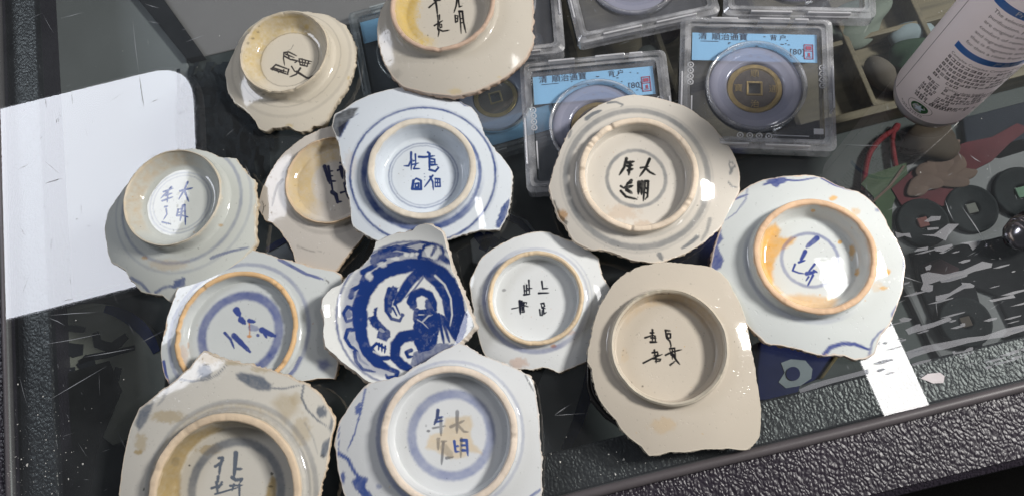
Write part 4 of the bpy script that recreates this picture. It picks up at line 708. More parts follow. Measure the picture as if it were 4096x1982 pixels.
def coin_holder(c, ux, w, d, z0, label, group=None, full=True, dim=False, th=.009):
    ux = np.array([ux[0], ux[1]]) / math.hypot(ux[0], ux[1]); uy = np.array([-ux[1], ux[0]])
    L = lambda x, y, z: (c[0] + ux[0] * x + uy[0] * y, c[1] + ux[1] * x + uy[1] * y, z0 + z)
    e = tag(empty('coin_holder', (c[0], c[1], z0)), label, 'coin holder', group)
    def loc(bm):
        for v in bm.verts: v.co = L(*v.co)
        bmesh.ops.recalc_face_normals(bm, faces=bm.faces[:]); return bm
    rect = lambda a, b: [(-a, -b), (a, -b), (a, b), (-a, b)]
    # raised frame with stepped ridges
    out = rounded(rect(w / 2, d / 2), .004, 5); inn = rounded(rect(w / 2 - .0055, d / 2 - .0055), .002, 5)
    mid = rounded(rect(w / 2 - .0022, d / 2 - .0022), .003, 5); mid2 = rounded(rect(w / 2 - .0038, d / 2 - .0038), .0025, 5)
    bm = bmesh.new(); loops = [(out, .0), (out, th - .0022), (mid, th - .0006), (mid, th), (mid2, th), (mid2, th - .0016), (inn, th - .0016), (inn, th - .0034), (inn, .0)]
    rings = [[bm.verts.new((p[0], p[1], z)) for p in pts] for pts, z in loops]; m = len(out)
    for A, B in zip(rings, rings[1:] + rings[:1]):
        for k in range(m): bm.faces.new((A[k], A[(k + 1) % m], B[(k + 1) % m], B[k]))
    fr_ = frombm('frame', loc(bm), MAT['acrylic_edge'], e)
    bm = bmesh.new(); bm_box(bm, (-w / 2 + .006, -d / 2 + .006, .0006), (w / 2 - .006, d / 2 - .006, .0018)); frombm('back_plate', loc(bm), MAT['acrylic'], e)
    bm = bmesh.new(); bm_box(bm, (-w / 2 + .006, -d / 2 + .006, th - .0034), (w / 2 - .006, d / 2 - .006, th - .0026)); frombm('front_plate', loc(bm), MAT['acrylic'], e)
    # latch ridges moulded along the edges
    for (a, b, cc, dd) in ((-.30, .485, -.12, .47), (.02, .487, .22, .472), (.25, .485, .34, .47), (-.32, -.487, -.05, -.472), (.05, -.487, .33, -.474), (.478, -.2, .49, .12), (-.49, -.3, -.478, .05)):
        bm = bmesh.new(); bm_box(bm, (a * w, min(b, dd) * d, th * .3), (cc * w, max(b, dd) * d, th + .0003), .0003)
        frombm('latch_ridge', loc(bm), MAT['acrylic_mark'], fr_)
    # label
    bm = bmesh.new(); lx0, lx1, ly0, ly1 = -.415 * w, .405 * w, .175 * d, .395 * d
    bm_box(bm, (lx0, ly0, th - .0048), (lx1, ly1, th - .0044)); lab = frombm('label', loc(bm), MAT['label_blue'], e)
    if full:
        zt = th - .0042
        for txt, x, y, sz in (('清', -.375, .345, .0045), ('順治通寶', -.285, .343, .0045), ('背 户', .10, .347, .0036), ('[80]', .225, .235, .0046)):
            frombm_me = place(text_mesh(txt, sz), lambda a, b, cc: L(x * w + a, y * d + b, zt)); link('lettering', frombm_me, MAT['print'], lab, False)
        bm = bmesh.new(); rr = random.Random(int(c[0] * 1e5) % 99)
        for k in range(26):
            x = rr.uniform(-.20, .30) * w; y = rr.uniform(.20, .37) * d; a = rr.uniform(.0005, .0014); bm_box(bm, (x, y, zt - .0001), (x + a, y + .0004, zt))
        bm_box(bm, (-.36 * w, .325 * d, zt - .0001), (-.24 * w, .329 * d, zt)); tag(frombm('fine_print', loc(bm), MAT['print'], lab), kind='stuff')
        bm = bmesh.new()
        for (a, b, cc, dd) in ((.32, .31, .38, .316), (.32, .262, .38, .268), (.32, .20, .38, .206), (.32, .20, .325, .316), (.375, .20, .38, .316), (.332, .275, .368, .302), (.335, .215, .365, .22), (.345, .225, .36, .25)):
            bm_box(bm, (a * w, b * d, zt - .0001), (cc * w, dd * d, zt + .0001))
        tag(frombm('red_seal', loc(bm), MAT['seal'], lab), kind='stuff')
    # gasket, dome ring and coin
    cy = -.03 * d; r1 = .315 * w; r0 = .185 * w
    bm = bmesh.new(); bm_lathe(bm, [(r0, .0022), (r0, .0050), (r0 + .0012, .0054), (r0 + .003, .0050), (r0 + .0045, .0056), (r1 - .0025, .0058), (r1 - .001, .0054), (r1 - .001, .0022), (r0, .0022)], 64, (0, cy, 0)); frombm('gasket', loc(bm), MAT['gasket'], e, True)
    bm = bmesh.new(); bm_lathe(bm, [(r1 - .0006, .0030), (r1 - .0006, th - .0008), (r1 + .0002, th - .0004), (r1 + .0008, th - .0008), (r1 + .0008, .0030), (r1 - .0006, .0030)], 72, (0, cy, 0)); frombm('dome_rim', loc(bm), MAT['acrylic_edge'], e, True)
    rc = .178 * w; hole = rc * .22; N = 64; bm = bmesh.new()
    def sq(t, r):
        k = max(abs(math.cos(t)), abs(math.sin(t))); return (r * math.cos(t) / k, r * math.sin(t) / k)
    pr = [(hole, .0028, 1), (hole, .0041, 1), (hole * 1.28, .0042, 1), (hole * 1.36, .0037, 1), (rc * .80, .0037, 0), (rc * .84, .0043, 0), (rc * .97, .0043, 0), (rc, .0040, 0), (rc, .0028, 0)]
    rings = []
    for r, z, q in pr:
        rings.append([bm.verts.new(((sq(2 * math.pi * k / N, r)[0] if q else r * math.cos(2 * math.pi * k / N)), cy + (sq(2 * math.pi * k / N, r)[1] if q else r * math.sin(2 * math.pi * k / N)), z)) for k in range(N)])
    for i, (A, B) in enumerate(zip(rings, rings[1:])):
        for k in range(N):
            f = bm.faces.new((A[k], A[(k + 1) % N], B[(k + 1) % N], B[k])); f.material_index = 1 if i == 3 else 0
    co = frombm('coin', loc(bm), MAT['coin'], e); co.data.materials.append(MAT['coin_dark'])
    if full:
        for txt, dx, dy in (('順', 0, .5), ('治', 0, -.76), ('通', .5, -.12), ('寶', -.76, -.12)):
            me = place(text_mesh(txt, rc * .34), lambda a, b, cc: L(rc * dx + a - (.16 * rc if dx == 0 else 0), cy + rc * dy + b, .0040)); link('character', me, MAT['coin'], co, False)
        bm = bmesh.new()
        for k in range(4):
            for X, Y in ((-.425 * w, .12 * d - k * .045 * d), (.425 * w, .12 * d - k * .045 * d), (-.10 * w + k * .06 * w, -.405 * d)):
                bm_lathe(bm, [(.0010, th - .0026), (.0011, th - .0021), (.0016, th - .0021), (.0017, th - .0026)], 10, (X, Y, 0))
                bm_box(bm, (X - .0004, Y - .0004, th - .0026), (X + .0004, Y + .0004, th - .0022))
        bm_box(bm, (.10 * w, -.40 * d, th - .0026), (.33 * w, -.395 * d, th - .0020)); bm_box(bm, (.36 * w, -.38 * d, th - .0026), (.42 * w, -.34 * d, th - .0020)); bm_box(bm, (-.42 * w, -.33 * d, th - .0026), (-.41 * w, -.12 * d, th - .0020))
        tag(frombm('moulded_marks', loc(bm), MAT['acrylic_mark'], e), kind='stuff')
    return e
TH = .009
b0, b1, b2 = at(2723, 60, TH), at(3332, 70, TH), at(3356, 600, TH)
SW = np.linalg.norm(b1 - b0); SD = np.linalg.norm(b2 - b1); print('holder mm', SW * 1000, SD * 1000)
G_ = 'clear coin holders lying on the glass'
ux = b1 - b0; cB = (b0 + b2) / 2
coin_holder(cB, ux, SW, SD, .0002, 'clear coin holder with its whole square-holed coin and blue label in view', G_)
a0, a1, a2 = at(2085, 245, TH), at(2660, 190, TH), at(2085, 775, TH); uxa = a1 - a0; uxa /= np.linalg.norm(uxa); uya = np.array([-uxa[1], uxa[0], 0])
cA = a0 + uxa * SW * .485 - uya * SD * .5
coin_holder(cA, uxa, SW, SD, .0002, 'clear coin holder with blue label half covered by the ivory sherd', G_)
p0, p1 = at(2330, 165, TH), at(2855, 50, TH); uxc = p1 - p0; uxc /= np.linalg.norm(uxc); uyc = np.array([-uxc[1], uxc[0], 0])
cC = p0 + uxc * SW * .47 + uyc * SD * .5
coin_holder(cC, uxc, SW, SD, .0002, 'clear coin holder lying askew between two squared ones, label out of view', G_, full=False)
p0 = at(2895, 60, TH); uxd = np.array(at(3490, 72, TH)) - p0; uxd /= np.linalg.norm(uxd); uyd = np.array([-uxd[1], uxd[0], 0])
coin_holder(p0 + uxd * SW * .5 + uyd * (SD * .5 + .001), uxd, SW, SD, .0002, 'clear coin holder edge to edge behind the one with the whole coin', G_, full=False)
p0 = at(2262, 200, TH); uxe = np.array([math.cos(math.radians(-10)), math.sin(math.radians(-10)), 0]); uye = np.array([-uxe[1], uxe[0], 0])
coin_holder(p0 - uxe * SW * .5 + uye * SD * .5, uxe, SW, SD, .0002, 'clear coin holder mostly hidden under the pinkish-ringed buff sherd', G_, full=False)

# ------------------------------------------------------------------ the white bottle standing on the glass
_b = NT('white_plastic'); _bp = _b.pr(c4(.84, .80, .81), .32); _bt = _b.n('ShaderNodeBsdfTranslucent'); _bt.inputs[0].default_value = c4(.90, .85, .87)
_bm = _b.n('ShaderNodeMixShader'); _bm.inputs[0].default_value = .45; _b.l(_bp.outputs[0], _bm.inputs[1]); _b.l(_bt.outputs[0], _bm.inputs[2]); _b.l(_bm.outputs[0], _b.out.inputs[0]); MAT['bottle'] = _b.m
MAT['bottle_clear'] = plain('pale_bottle_base', c4(.42, .39, .41), .2, var=.05, scale=20)
MAT['band'] = plain('blue_band_print', srgb(45, 105, 180), .4, var=.04)
MAT['grey_print'] = plain('grey_print', c4(.06, .055, .06), .6)
MAT['green_print'] = plain('green_print', c4(.02, .10, .03), .5)
MAT['white_print'] = plain('white_print', c4(.55, .62, .70), .5)
BR = .0185
bc = at(3718, 386, 0); btop = .17
e = tag(empty('spray_bottle', (bc[0], bc[1], 0)), 'white plastic bottle with blue bands and small print standing upright on the glass', 'bottle')
BT = math.radians(0)
bm = bmesh.new()
pr = [(.0, .0006), (BR - .004, .0), (BR - .0012, .0010), (BR, .0045), (BR, .0075)]
bm_lathe(bm, pr, 72, bc); bmesh.ops.remove_doubles(bm, verts=bm.verts[:], dist=1e-6); bmesh.ops.recalc_face_normals(bm, faces=bm.faces[:]); frombm('base', bm, MAT['bottle_clear'], e, True)
bm = bmesh.new(); bm_lathe(bm, [(BR, .0075), (BR + .0002, .0078), (BR + .0002, .107), (BR, .1075), (BR - .001, .110), (BR - .006, .115), (BR - .0095, .117), (BR - .0095, .119), (0.0001, .119)], 96, bc); frombm('body', bm, MAT['bottle'], e, True)
bm = bmesh.new(); bm_lathe(bm, [(BR - .009, .1175), (BR - .008, .118), (BR - .008, .130), (BR - .010, .132), (0.0001, .132)], 48, bc); frombm('cap', bm, MAT['bottle'], e, True)
# printed sleeve: angle 0 faces the camera foot point, u runs along the circumference
face = math.atan2(-bc[1], -bc[0]) + math.radians(2)
def onb(u, v, dr=.0003):
    a = face + u / BR; return (bc[0] + (BR + dr) * math.cos(a), bc[1] + (BR + dr) * math.sin(a), v)
def wrap_text(txt, size, u, v, mat, nm='lettering', dr=.00032):
    me = text_mesh(txt, size); place(me, lambda a, b, c: onb(u + a, v + b, dr)); return link(nm, me, mat, e, False)
def wrap_strip(nm, u0, u1, v0, v1, mat, n=40, dr=.00026):
    V = [onb(u0 + (u1 - u0) * i / n, v, dr) for v in (v0, v1) for i in range(n + 1)]
    return pydata(nm, V, [(i, i + 1, n + 2 + i, n + 1 + i) for i in range(n)], mat, e)
U0 = -.0065
wrap_strip('sleeve_seam', U0 - .0102, U0 - .0099, .0085, .105, MAT['grey_print'], 2)
wrap_strip('blue_band', U0 - .001, U0 + .047, .0600, .0636, MAT['band'])
wrap_strip('blue_band', U0 - .001, U0 + .047, .0905, .0942, MAT['band'])
wrap_text('产品说明', .0030, U0 + .016, .0607, MAT['white_print'], dr=.00034)
wrap_text('Product Features', .0034, U0 + .008, .0914, MAT['white_print'], dr=.00034)
lines = ['The selected ingredients of natural', 'purification, preservation and mild', 'are original and even lather and', 'comfort of removing. A pure', 'and ingredients, formula has been', 'that is fragrance and important', 'for than a rinse from water']
for i, t in enumerate(lines): wrap_text(t, .0026, U0 + .0015, .0872 - i * .0035, MAT['grey_print'])
wrap_text(('Complex ' * 5).strip(), .0021, U0, .0562, MAT['grey_print'])
rr = random.Random(3)
def block_line(u, v, length, h=.0017, w=.0018):
    """a line of print too small to read: one small block per character"""
    V = []; Fc = []; x = u
    while x < u + length:
        ww = w * rr.uniform(.6, 1.25)
        if rr.random() < .88:
            for (p, q, r_, t_) in ((0, 0, 1, .22), (0, .40, 1, .58), (0, .78, 1, 1), (.08, 0, .26, 1), (.70, 0, .9, 1)):
                if rr.random() < .8:
                    k = len(V); V += [onb(x + p * ww, v + q * h), onb(x + r_ * ww, v + q * h), onb(x + r_ * ww, v + t_ * h), onb(x + p * ww, v + t_ * h)]; Fc.append((k, k + 1, k + 2, k + 3))
        x += ww + .0005
    tag(pydata('small_print', V, Fc, MAT['grey_print'], e), kind='stuff')
for i in range(6): block_line(U0 + (0 if i else 0), .0532 - i * .0028, [.040, .042, .042, .041, .040, .012][i])
wrap_text('Color: clear liquid', .0022, U0 + .008, .0365, MAT['grey_print'])
for i in range(6): block_line(U0 - .0005, .0345 - i * .0024, .0065)
for i in range(6): block_line(U0 + .0085, .0345 - i * .0024, [.026, .030, .030, .026, .010, .016][i])
block_line(U0, .0208, .004); block_line(U0 + .0055, .0208, .022)
# recycling badge: green disc, pale star, thin outer ring
cu, cv = U0 + .0060, .0152
def disc(nm, ru, rv, mat, dr, n=28, inner=0.0):
    if inner:
        V = [onb(cu + ru * math.cos(2 * math.pi * k / n) * q, cv + rv * math.sin(2 * math.pi * k / n) * q, dr) for q in (inner, 1) for k in range(n)]
        return pydata(nm, V, [(k, (k + 1) % n, n + (k + 1) % n, n + k) for k in range(n)], mat, e)
    V = [onb(cu + ru * math.cos(2 * math.pi * k / n), cv + rv * math.sin(2 * math.pi * k / n), dr) for k in range(n)]
    return pydata(nm, V, [tuple(range(n))], mat, e)
disc('badge_ring', .0062, .0043, MAT['grey_print'], .0003, inner=.965); disc('badge', .0043, .0034, MAT['green_print'], .0003)
V = [onb(cu + (.0032 if k % 2 == 0 else .0013) * math.sin(math.pi * k / 5), cv + (.0027 if k % 2 == 0 else .0011) * math.cos(math.pi * k / 5), .00042) for k in range(10)]
V.append(onb(cu, cv, .00042)); pydata('badge_star', V, [(10, k, (k + 1) % 10) for k in range(10)], MAT['white_print'], e)
block_line(U0 - .003, .0104, .013, .0005, .001); block_line(U0 - .002, .0094, .012, .0006, .001)

# ------------------------------------------------------------------ metal pen end at the right
MAT['chrome'] = plain('worn_steel', c4(.42, .40, .43), .2, metal=1.0, var=.15, scale=80)
MAT['dark_metal'] = plain('dark_grip', c4(.05, .042, .05), .3, metal=.6, var=.2)
q0, q1 = at(4020, 975, .006), at(4200, 870, .006); ax = (q1 - q0); ax[2] = 0; ax /= np.linalg.norm(ax); sd = np.array([-ax[1], ax[0], 0])
e = tag(empty('metal_pen', (q0[0], q0[1], 0)), 'polished metal pen end with ribbed dark grip lying at the glass edge', 'pen')
def lathe_axis(nm, prof, mat, parent, n=36, ribs=0):
    V = []; m = len(prof)
    for t, r in prof:
        for k in range(n):
            a = 2 * math.pi * k / n; rr_ = r * (1 + (.05 if ribs and k % 2 else 0))
            V.append(q0 + ax * t + sd * rr_ * math.cos(a) + np.array([0, 0, 1]) * rr_ * math.sin(a) + np.array([0, 0, .0085 - .006]))
    Fc = [(i * n + k, i * n + (k + 1) % n, (i + 1) * n + (k + 1) % n, (i + 1) * n + k) for i in range(m - 1) for k in range(n)]
    return pydata(nm, V, Fc, mat, parent, True)
lathe_axis('tip', [(0, .0005), (.0003, .003), (.0015, .0045), (.004, .0068), (.007, .0078), (.0076, .0072)], MAT['chrome'], e)
lathe_axis('collar', [(.0076, .0072), (.008, .0082), (.0105, .0084), (.0108, .0078)], MAT['chrome'], e)
lathe_axis('grip', [(.0108, .0076), (.011, .0080), (.06, .0080), (.061, .0072), (.061, .0002)], MAT['dark_metal'], e, 40, 1)

# ------------------------------------------------------------------ things lying on the shelf under the glass
def under(px, py, h=0.0): return at(px, py, SH + h)
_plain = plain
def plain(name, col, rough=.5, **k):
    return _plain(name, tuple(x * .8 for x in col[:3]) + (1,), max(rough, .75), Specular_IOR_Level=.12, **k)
def slab(name, poly, h, mat, label, cat, group=None, z0=.0004, bevel=.0008, reg=None):
    if reg: poly = [(reg[0] + a / reg[2], reg[1] + b / reg[2]) for a, b in poly]
    pts = [under(x, y, h)[:2] for x, y in poly]; bm = bmesh.new(); bm_prism(bm, pts, SH + z0, SH + h, bevel)
    o = frombm(name, bm, mat); c = np.mean(pts, 0)
    o.data.transform(Matrix.Translation((-c[0], -c[1], -SH))); o.location = (c[0], c[1], SH)
    return tag(o, label, cat, group)
def patch(name, poly, h, mat, parent, th=.0004, reg=None):
    if reg: poly = [(reg[0] + a / reg[2], reg[1] + b / reg[2]) for a, b in poly]
    pts = [under(x, y, h)[:2] for x, y in poly]; bm = bmesh.new(); bm_prism(bm, pts, SH + h + .0002, SH + h + th)
    return frombm(name, bm, mat, parent)
def stroke(name, poly, w, h, mat, parent, reg=None):
    if reg: poly = [(reg[0] + a / reg[2], reg[1] + b / reg[2]) for a, b in poly]
    P = [under(x, y, h)[:2] for x, y in poly]; Lf, Rt = [], []
    for i, p in enumerate(P):
        d = P[min(i + 1, len(P) - 1)] - P[max(i - 1, 0)]; d /= np.linalg.norm(d) + 1e-9; nn = np.array([-d[1], d[0]])
        k = w * (.55 + .45 * math.sin(math.pi * (i + .5) / len(P))); Lf.append(p + nn * k / 2); Rt.append(p - nn * k / 2)
    bm = bmesh.new(); bm_prism(bm, Lf + Rt[::-1], SH + h + .0002, SH + h + .0006); return frombm(name, bm, mat, parent)
def arc(cx, cy, r, a0, a1, n=12, ry=None): return [(cx + r * math.cos(math.radians(a0 + (a1 - a0) * i / n)), cy - (ry or r) * math.sin(math.radians(a0 + (a1 - a0) * i / n))) for i in range(n + 1)]
def pebble(name, px, py, rx, ry, rz, mat, label, cat='stone', group=None, seed=0, rot=0.0, lump=.18, z=0.0, parent=None):
    c = under(px, py, rz * .5); bm = bmesh.new(); bmesh.ops.create_icosphere(bm, subdivisions=4, radius=1.0); r_ = np.random.RandomState(seed); ph = r_.rand(6) * 6.28
    for v in bm.verts:
        x, y, zz = v.co; k = 1 + lump * (math.sin(2.1 * x + ph[0]) * math.sin(2.4 * y + ph[1]) + .5 * math.sin(4.3 * y + ph[2]) * math.sin(3.7 * zz + ph[3]))
        X, Y = x * rx * k, y * ry * k; v.co = (X * math.cos(rot) - Y * math.sin(rot), X * math.sin(rot) + Y * math.cos(rot), zz * rz * k)
    zmin = min(v.co.z for v in bm.verts)
    for v in bm.verts: v.co.z = v.co.z - zmin
    if parent is None:
        o = frombm(name, bm, mat, None, True); o.location = (c[0], c[1], SH + z + .0003); return tag(o, label, cat, group)
    for v in bm.verts: v.co = v.co + Vector((c[0], c[1], SH + z + .0003))
    return frombm(name, bm, mat, parent, True)
layer = plain('grey_layer', c4(.24, .245, .255), .8, var=.1, scale=30); layer2 = plain('warm_grey_layer', c4(.30, .27, .275), .8, var=.08, scale=30)  # two flat greys put in for the grey areas in the glass
blackm = plain('dark_gap_sliver', c4(.012, .013, .017), .5)
slab('grey_layer', [(60, -60), (520, -60), (560, 0), (745, 232), (790, 420), (800, 1050), (60, 1245)], .0010, layer, 'flat dark grey card under the glass beside the side rail', 'layer')
slab('dark_gap_sliver', [(505, -60), (610, -60), (810, 222), (745, 236)], .006, blackm, 'black bar put in for the dark slanting gap between the grey layers', 'bar')  # black piece put in where only a dark gap shows
slab('grey_layer', [(612, -60), (1600, -60), (1570, 62), (1200, 136), (812, 226)], .0012, layer2, 'flat warm grey card under the glass behind the cream sherd', 'layer')
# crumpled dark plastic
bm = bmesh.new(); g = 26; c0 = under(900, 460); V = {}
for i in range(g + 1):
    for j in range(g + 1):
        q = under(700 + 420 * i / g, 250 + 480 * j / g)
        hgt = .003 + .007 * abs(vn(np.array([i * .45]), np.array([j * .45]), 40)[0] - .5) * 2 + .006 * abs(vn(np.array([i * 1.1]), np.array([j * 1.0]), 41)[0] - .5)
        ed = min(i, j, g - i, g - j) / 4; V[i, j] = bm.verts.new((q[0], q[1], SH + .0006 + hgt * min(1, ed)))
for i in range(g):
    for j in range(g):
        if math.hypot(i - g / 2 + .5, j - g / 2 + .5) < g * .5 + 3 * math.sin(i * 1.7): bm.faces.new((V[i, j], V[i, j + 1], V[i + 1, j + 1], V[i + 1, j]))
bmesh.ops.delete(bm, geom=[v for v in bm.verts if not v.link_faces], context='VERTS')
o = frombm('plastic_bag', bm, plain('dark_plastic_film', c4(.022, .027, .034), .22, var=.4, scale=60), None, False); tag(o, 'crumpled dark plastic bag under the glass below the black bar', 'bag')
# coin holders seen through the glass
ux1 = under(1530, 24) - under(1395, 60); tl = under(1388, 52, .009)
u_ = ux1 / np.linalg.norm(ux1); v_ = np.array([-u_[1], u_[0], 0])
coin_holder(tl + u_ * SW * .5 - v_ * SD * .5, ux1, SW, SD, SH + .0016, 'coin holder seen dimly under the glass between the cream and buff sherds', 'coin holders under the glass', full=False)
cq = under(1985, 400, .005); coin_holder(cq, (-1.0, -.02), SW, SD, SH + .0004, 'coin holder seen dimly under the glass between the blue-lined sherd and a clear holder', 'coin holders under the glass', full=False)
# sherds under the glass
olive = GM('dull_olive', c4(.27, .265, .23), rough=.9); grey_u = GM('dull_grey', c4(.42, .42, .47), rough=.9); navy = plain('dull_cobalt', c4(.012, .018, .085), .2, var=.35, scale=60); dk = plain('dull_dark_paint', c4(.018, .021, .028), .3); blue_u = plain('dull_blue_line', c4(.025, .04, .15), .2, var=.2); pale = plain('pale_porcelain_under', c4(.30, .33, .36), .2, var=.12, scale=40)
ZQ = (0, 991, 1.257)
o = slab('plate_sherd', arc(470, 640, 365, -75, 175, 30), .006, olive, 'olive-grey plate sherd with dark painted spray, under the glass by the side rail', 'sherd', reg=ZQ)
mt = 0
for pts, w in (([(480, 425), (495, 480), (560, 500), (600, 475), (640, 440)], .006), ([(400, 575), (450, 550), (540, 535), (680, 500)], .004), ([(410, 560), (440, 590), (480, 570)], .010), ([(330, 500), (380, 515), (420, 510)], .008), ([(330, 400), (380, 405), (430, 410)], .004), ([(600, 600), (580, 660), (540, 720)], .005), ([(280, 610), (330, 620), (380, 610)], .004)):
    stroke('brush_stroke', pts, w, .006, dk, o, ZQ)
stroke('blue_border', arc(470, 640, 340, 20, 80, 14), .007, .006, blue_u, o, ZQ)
bmk = under(330, 1690); slab('dark_sheet', [(225, 1500), (430, 1440), (480, 1560), (380, 1800), (330, 2100), (226, 2100)], .0085, plain('black_sheet', c4(.012, .012, .012), .9), 'flat black sheet over part of the plate sherd under the glass', 'cloth', z0=.0066)  # flat black sheet making a dark wedge over the sherd
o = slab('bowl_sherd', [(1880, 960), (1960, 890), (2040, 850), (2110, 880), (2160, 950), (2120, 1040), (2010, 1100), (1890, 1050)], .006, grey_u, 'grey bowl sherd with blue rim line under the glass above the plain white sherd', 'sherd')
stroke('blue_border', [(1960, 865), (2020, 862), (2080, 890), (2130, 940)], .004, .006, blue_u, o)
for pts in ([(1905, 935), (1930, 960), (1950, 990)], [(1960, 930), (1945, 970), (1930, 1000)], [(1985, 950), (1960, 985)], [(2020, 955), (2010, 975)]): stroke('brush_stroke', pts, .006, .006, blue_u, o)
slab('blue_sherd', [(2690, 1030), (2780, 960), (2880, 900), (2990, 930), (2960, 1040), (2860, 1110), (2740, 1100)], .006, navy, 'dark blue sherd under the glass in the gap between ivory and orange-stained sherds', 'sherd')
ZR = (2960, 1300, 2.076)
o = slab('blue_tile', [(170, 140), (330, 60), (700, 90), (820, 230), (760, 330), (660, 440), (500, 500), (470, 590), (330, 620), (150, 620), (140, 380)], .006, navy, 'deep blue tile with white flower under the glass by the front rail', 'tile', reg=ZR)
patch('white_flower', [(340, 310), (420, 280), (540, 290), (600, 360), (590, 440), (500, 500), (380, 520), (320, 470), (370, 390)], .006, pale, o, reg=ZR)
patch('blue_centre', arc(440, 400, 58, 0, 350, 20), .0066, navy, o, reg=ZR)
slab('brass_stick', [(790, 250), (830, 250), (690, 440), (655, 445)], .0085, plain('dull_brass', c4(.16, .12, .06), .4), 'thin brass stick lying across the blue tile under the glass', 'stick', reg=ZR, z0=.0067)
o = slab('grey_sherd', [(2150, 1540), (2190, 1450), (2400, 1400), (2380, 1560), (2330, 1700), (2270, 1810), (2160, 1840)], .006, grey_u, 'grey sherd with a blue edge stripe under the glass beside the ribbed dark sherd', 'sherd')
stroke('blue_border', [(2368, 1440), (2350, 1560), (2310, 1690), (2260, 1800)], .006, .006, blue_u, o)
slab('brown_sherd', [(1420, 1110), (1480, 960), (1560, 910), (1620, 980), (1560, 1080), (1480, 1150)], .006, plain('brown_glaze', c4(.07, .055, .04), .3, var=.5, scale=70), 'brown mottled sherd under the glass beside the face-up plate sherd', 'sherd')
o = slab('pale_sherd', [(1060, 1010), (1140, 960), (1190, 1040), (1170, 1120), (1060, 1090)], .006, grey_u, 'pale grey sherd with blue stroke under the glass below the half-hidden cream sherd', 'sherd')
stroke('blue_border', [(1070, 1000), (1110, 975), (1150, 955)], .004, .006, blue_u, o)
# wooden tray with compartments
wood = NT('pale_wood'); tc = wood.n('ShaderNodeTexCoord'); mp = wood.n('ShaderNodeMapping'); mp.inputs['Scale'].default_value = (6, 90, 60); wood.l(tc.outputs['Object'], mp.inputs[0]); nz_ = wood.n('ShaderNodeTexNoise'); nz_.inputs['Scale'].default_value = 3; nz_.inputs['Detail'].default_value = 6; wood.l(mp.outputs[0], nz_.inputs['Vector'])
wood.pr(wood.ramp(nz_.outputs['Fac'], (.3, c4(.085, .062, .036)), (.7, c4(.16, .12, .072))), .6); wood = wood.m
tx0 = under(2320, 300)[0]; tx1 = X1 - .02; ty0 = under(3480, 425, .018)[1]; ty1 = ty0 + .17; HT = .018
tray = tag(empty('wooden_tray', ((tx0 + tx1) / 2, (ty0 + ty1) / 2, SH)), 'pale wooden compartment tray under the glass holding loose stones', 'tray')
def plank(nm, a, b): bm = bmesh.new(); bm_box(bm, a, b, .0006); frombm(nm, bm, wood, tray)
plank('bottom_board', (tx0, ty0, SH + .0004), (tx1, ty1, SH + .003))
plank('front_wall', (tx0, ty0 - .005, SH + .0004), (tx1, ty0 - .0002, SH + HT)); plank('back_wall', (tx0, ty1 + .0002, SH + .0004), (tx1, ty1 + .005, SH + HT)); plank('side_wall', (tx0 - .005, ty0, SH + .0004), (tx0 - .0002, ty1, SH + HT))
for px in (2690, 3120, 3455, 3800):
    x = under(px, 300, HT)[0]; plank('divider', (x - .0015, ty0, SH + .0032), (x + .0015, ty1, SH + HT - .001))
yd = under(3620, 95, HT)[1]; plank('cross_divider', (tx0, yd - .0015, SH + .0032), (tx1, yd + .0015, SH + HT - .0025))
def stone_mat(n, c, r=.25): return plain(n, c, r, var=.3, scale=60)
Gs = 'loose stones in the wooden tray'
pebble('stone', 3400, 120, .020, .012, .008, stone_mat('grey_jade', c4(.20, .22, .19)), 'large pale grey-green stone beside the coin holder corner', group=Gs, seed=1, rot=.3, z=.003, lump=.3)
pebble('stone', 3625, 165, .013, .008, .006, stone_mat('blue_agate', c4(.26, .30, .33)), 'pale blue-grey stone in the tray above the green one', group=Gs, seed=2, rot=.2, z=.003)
pebble('stone', 3620, 262, .014, .011, .008, stone_mat('green_jade', c4(.045, .075, .05)), 'dark green stone in the tray left of the bottle', group=Gs, seed=3, z=.003)
pebble('stone', 3508, 322, .0075, .012, .007, stone_mat('brown_agate', c4(.13, .105, .09)), 'smooth brown stone in the tray beside the dark one', group=Gs, seed=4, rot=.2, z=.003, lump=.05)
pebble('stone', 3605, 335, .011, .010, .007, stone_mat('black_agate', c4(.03, .026, .025)), 'nearly black stone in the tray against the front wall', group=Gs, seed=5, z=.003, lump=.05)
pebble('stone', 2650, 150, .010, .008, .006, stone_mat('maroon_agate', c4(.05, .025, .025)), 'round maroon stone in the tray between two coin holders', group=Gs, seed=6, z=.003, lump=.05)
pebble('stone', 2500, 200, .011, .010, .006, stone_mat('tan_agate', c4(.17, .13, .08)), 'tan stone in the tray above the half covered coin holder', group=Gs, seed=7, z=.003, lump=.1)
pebble('stone', 2590, 260, .009, .009, .006, stone_mat('grey_agate', c4(.12, .12, .11)), 'grey round stone in the tray near the half covered coin holder', group=Gs, seed=8, z=.003, lump=.05)
pebble('stone', 3950, 150, .012, .010, .006, stone_mat('pink_agate', c4(.22, .13, .11)), 'pinkish stone in the tray hidden behind the bottle', group=Gs, seed=9, z=.003, lump=.1)
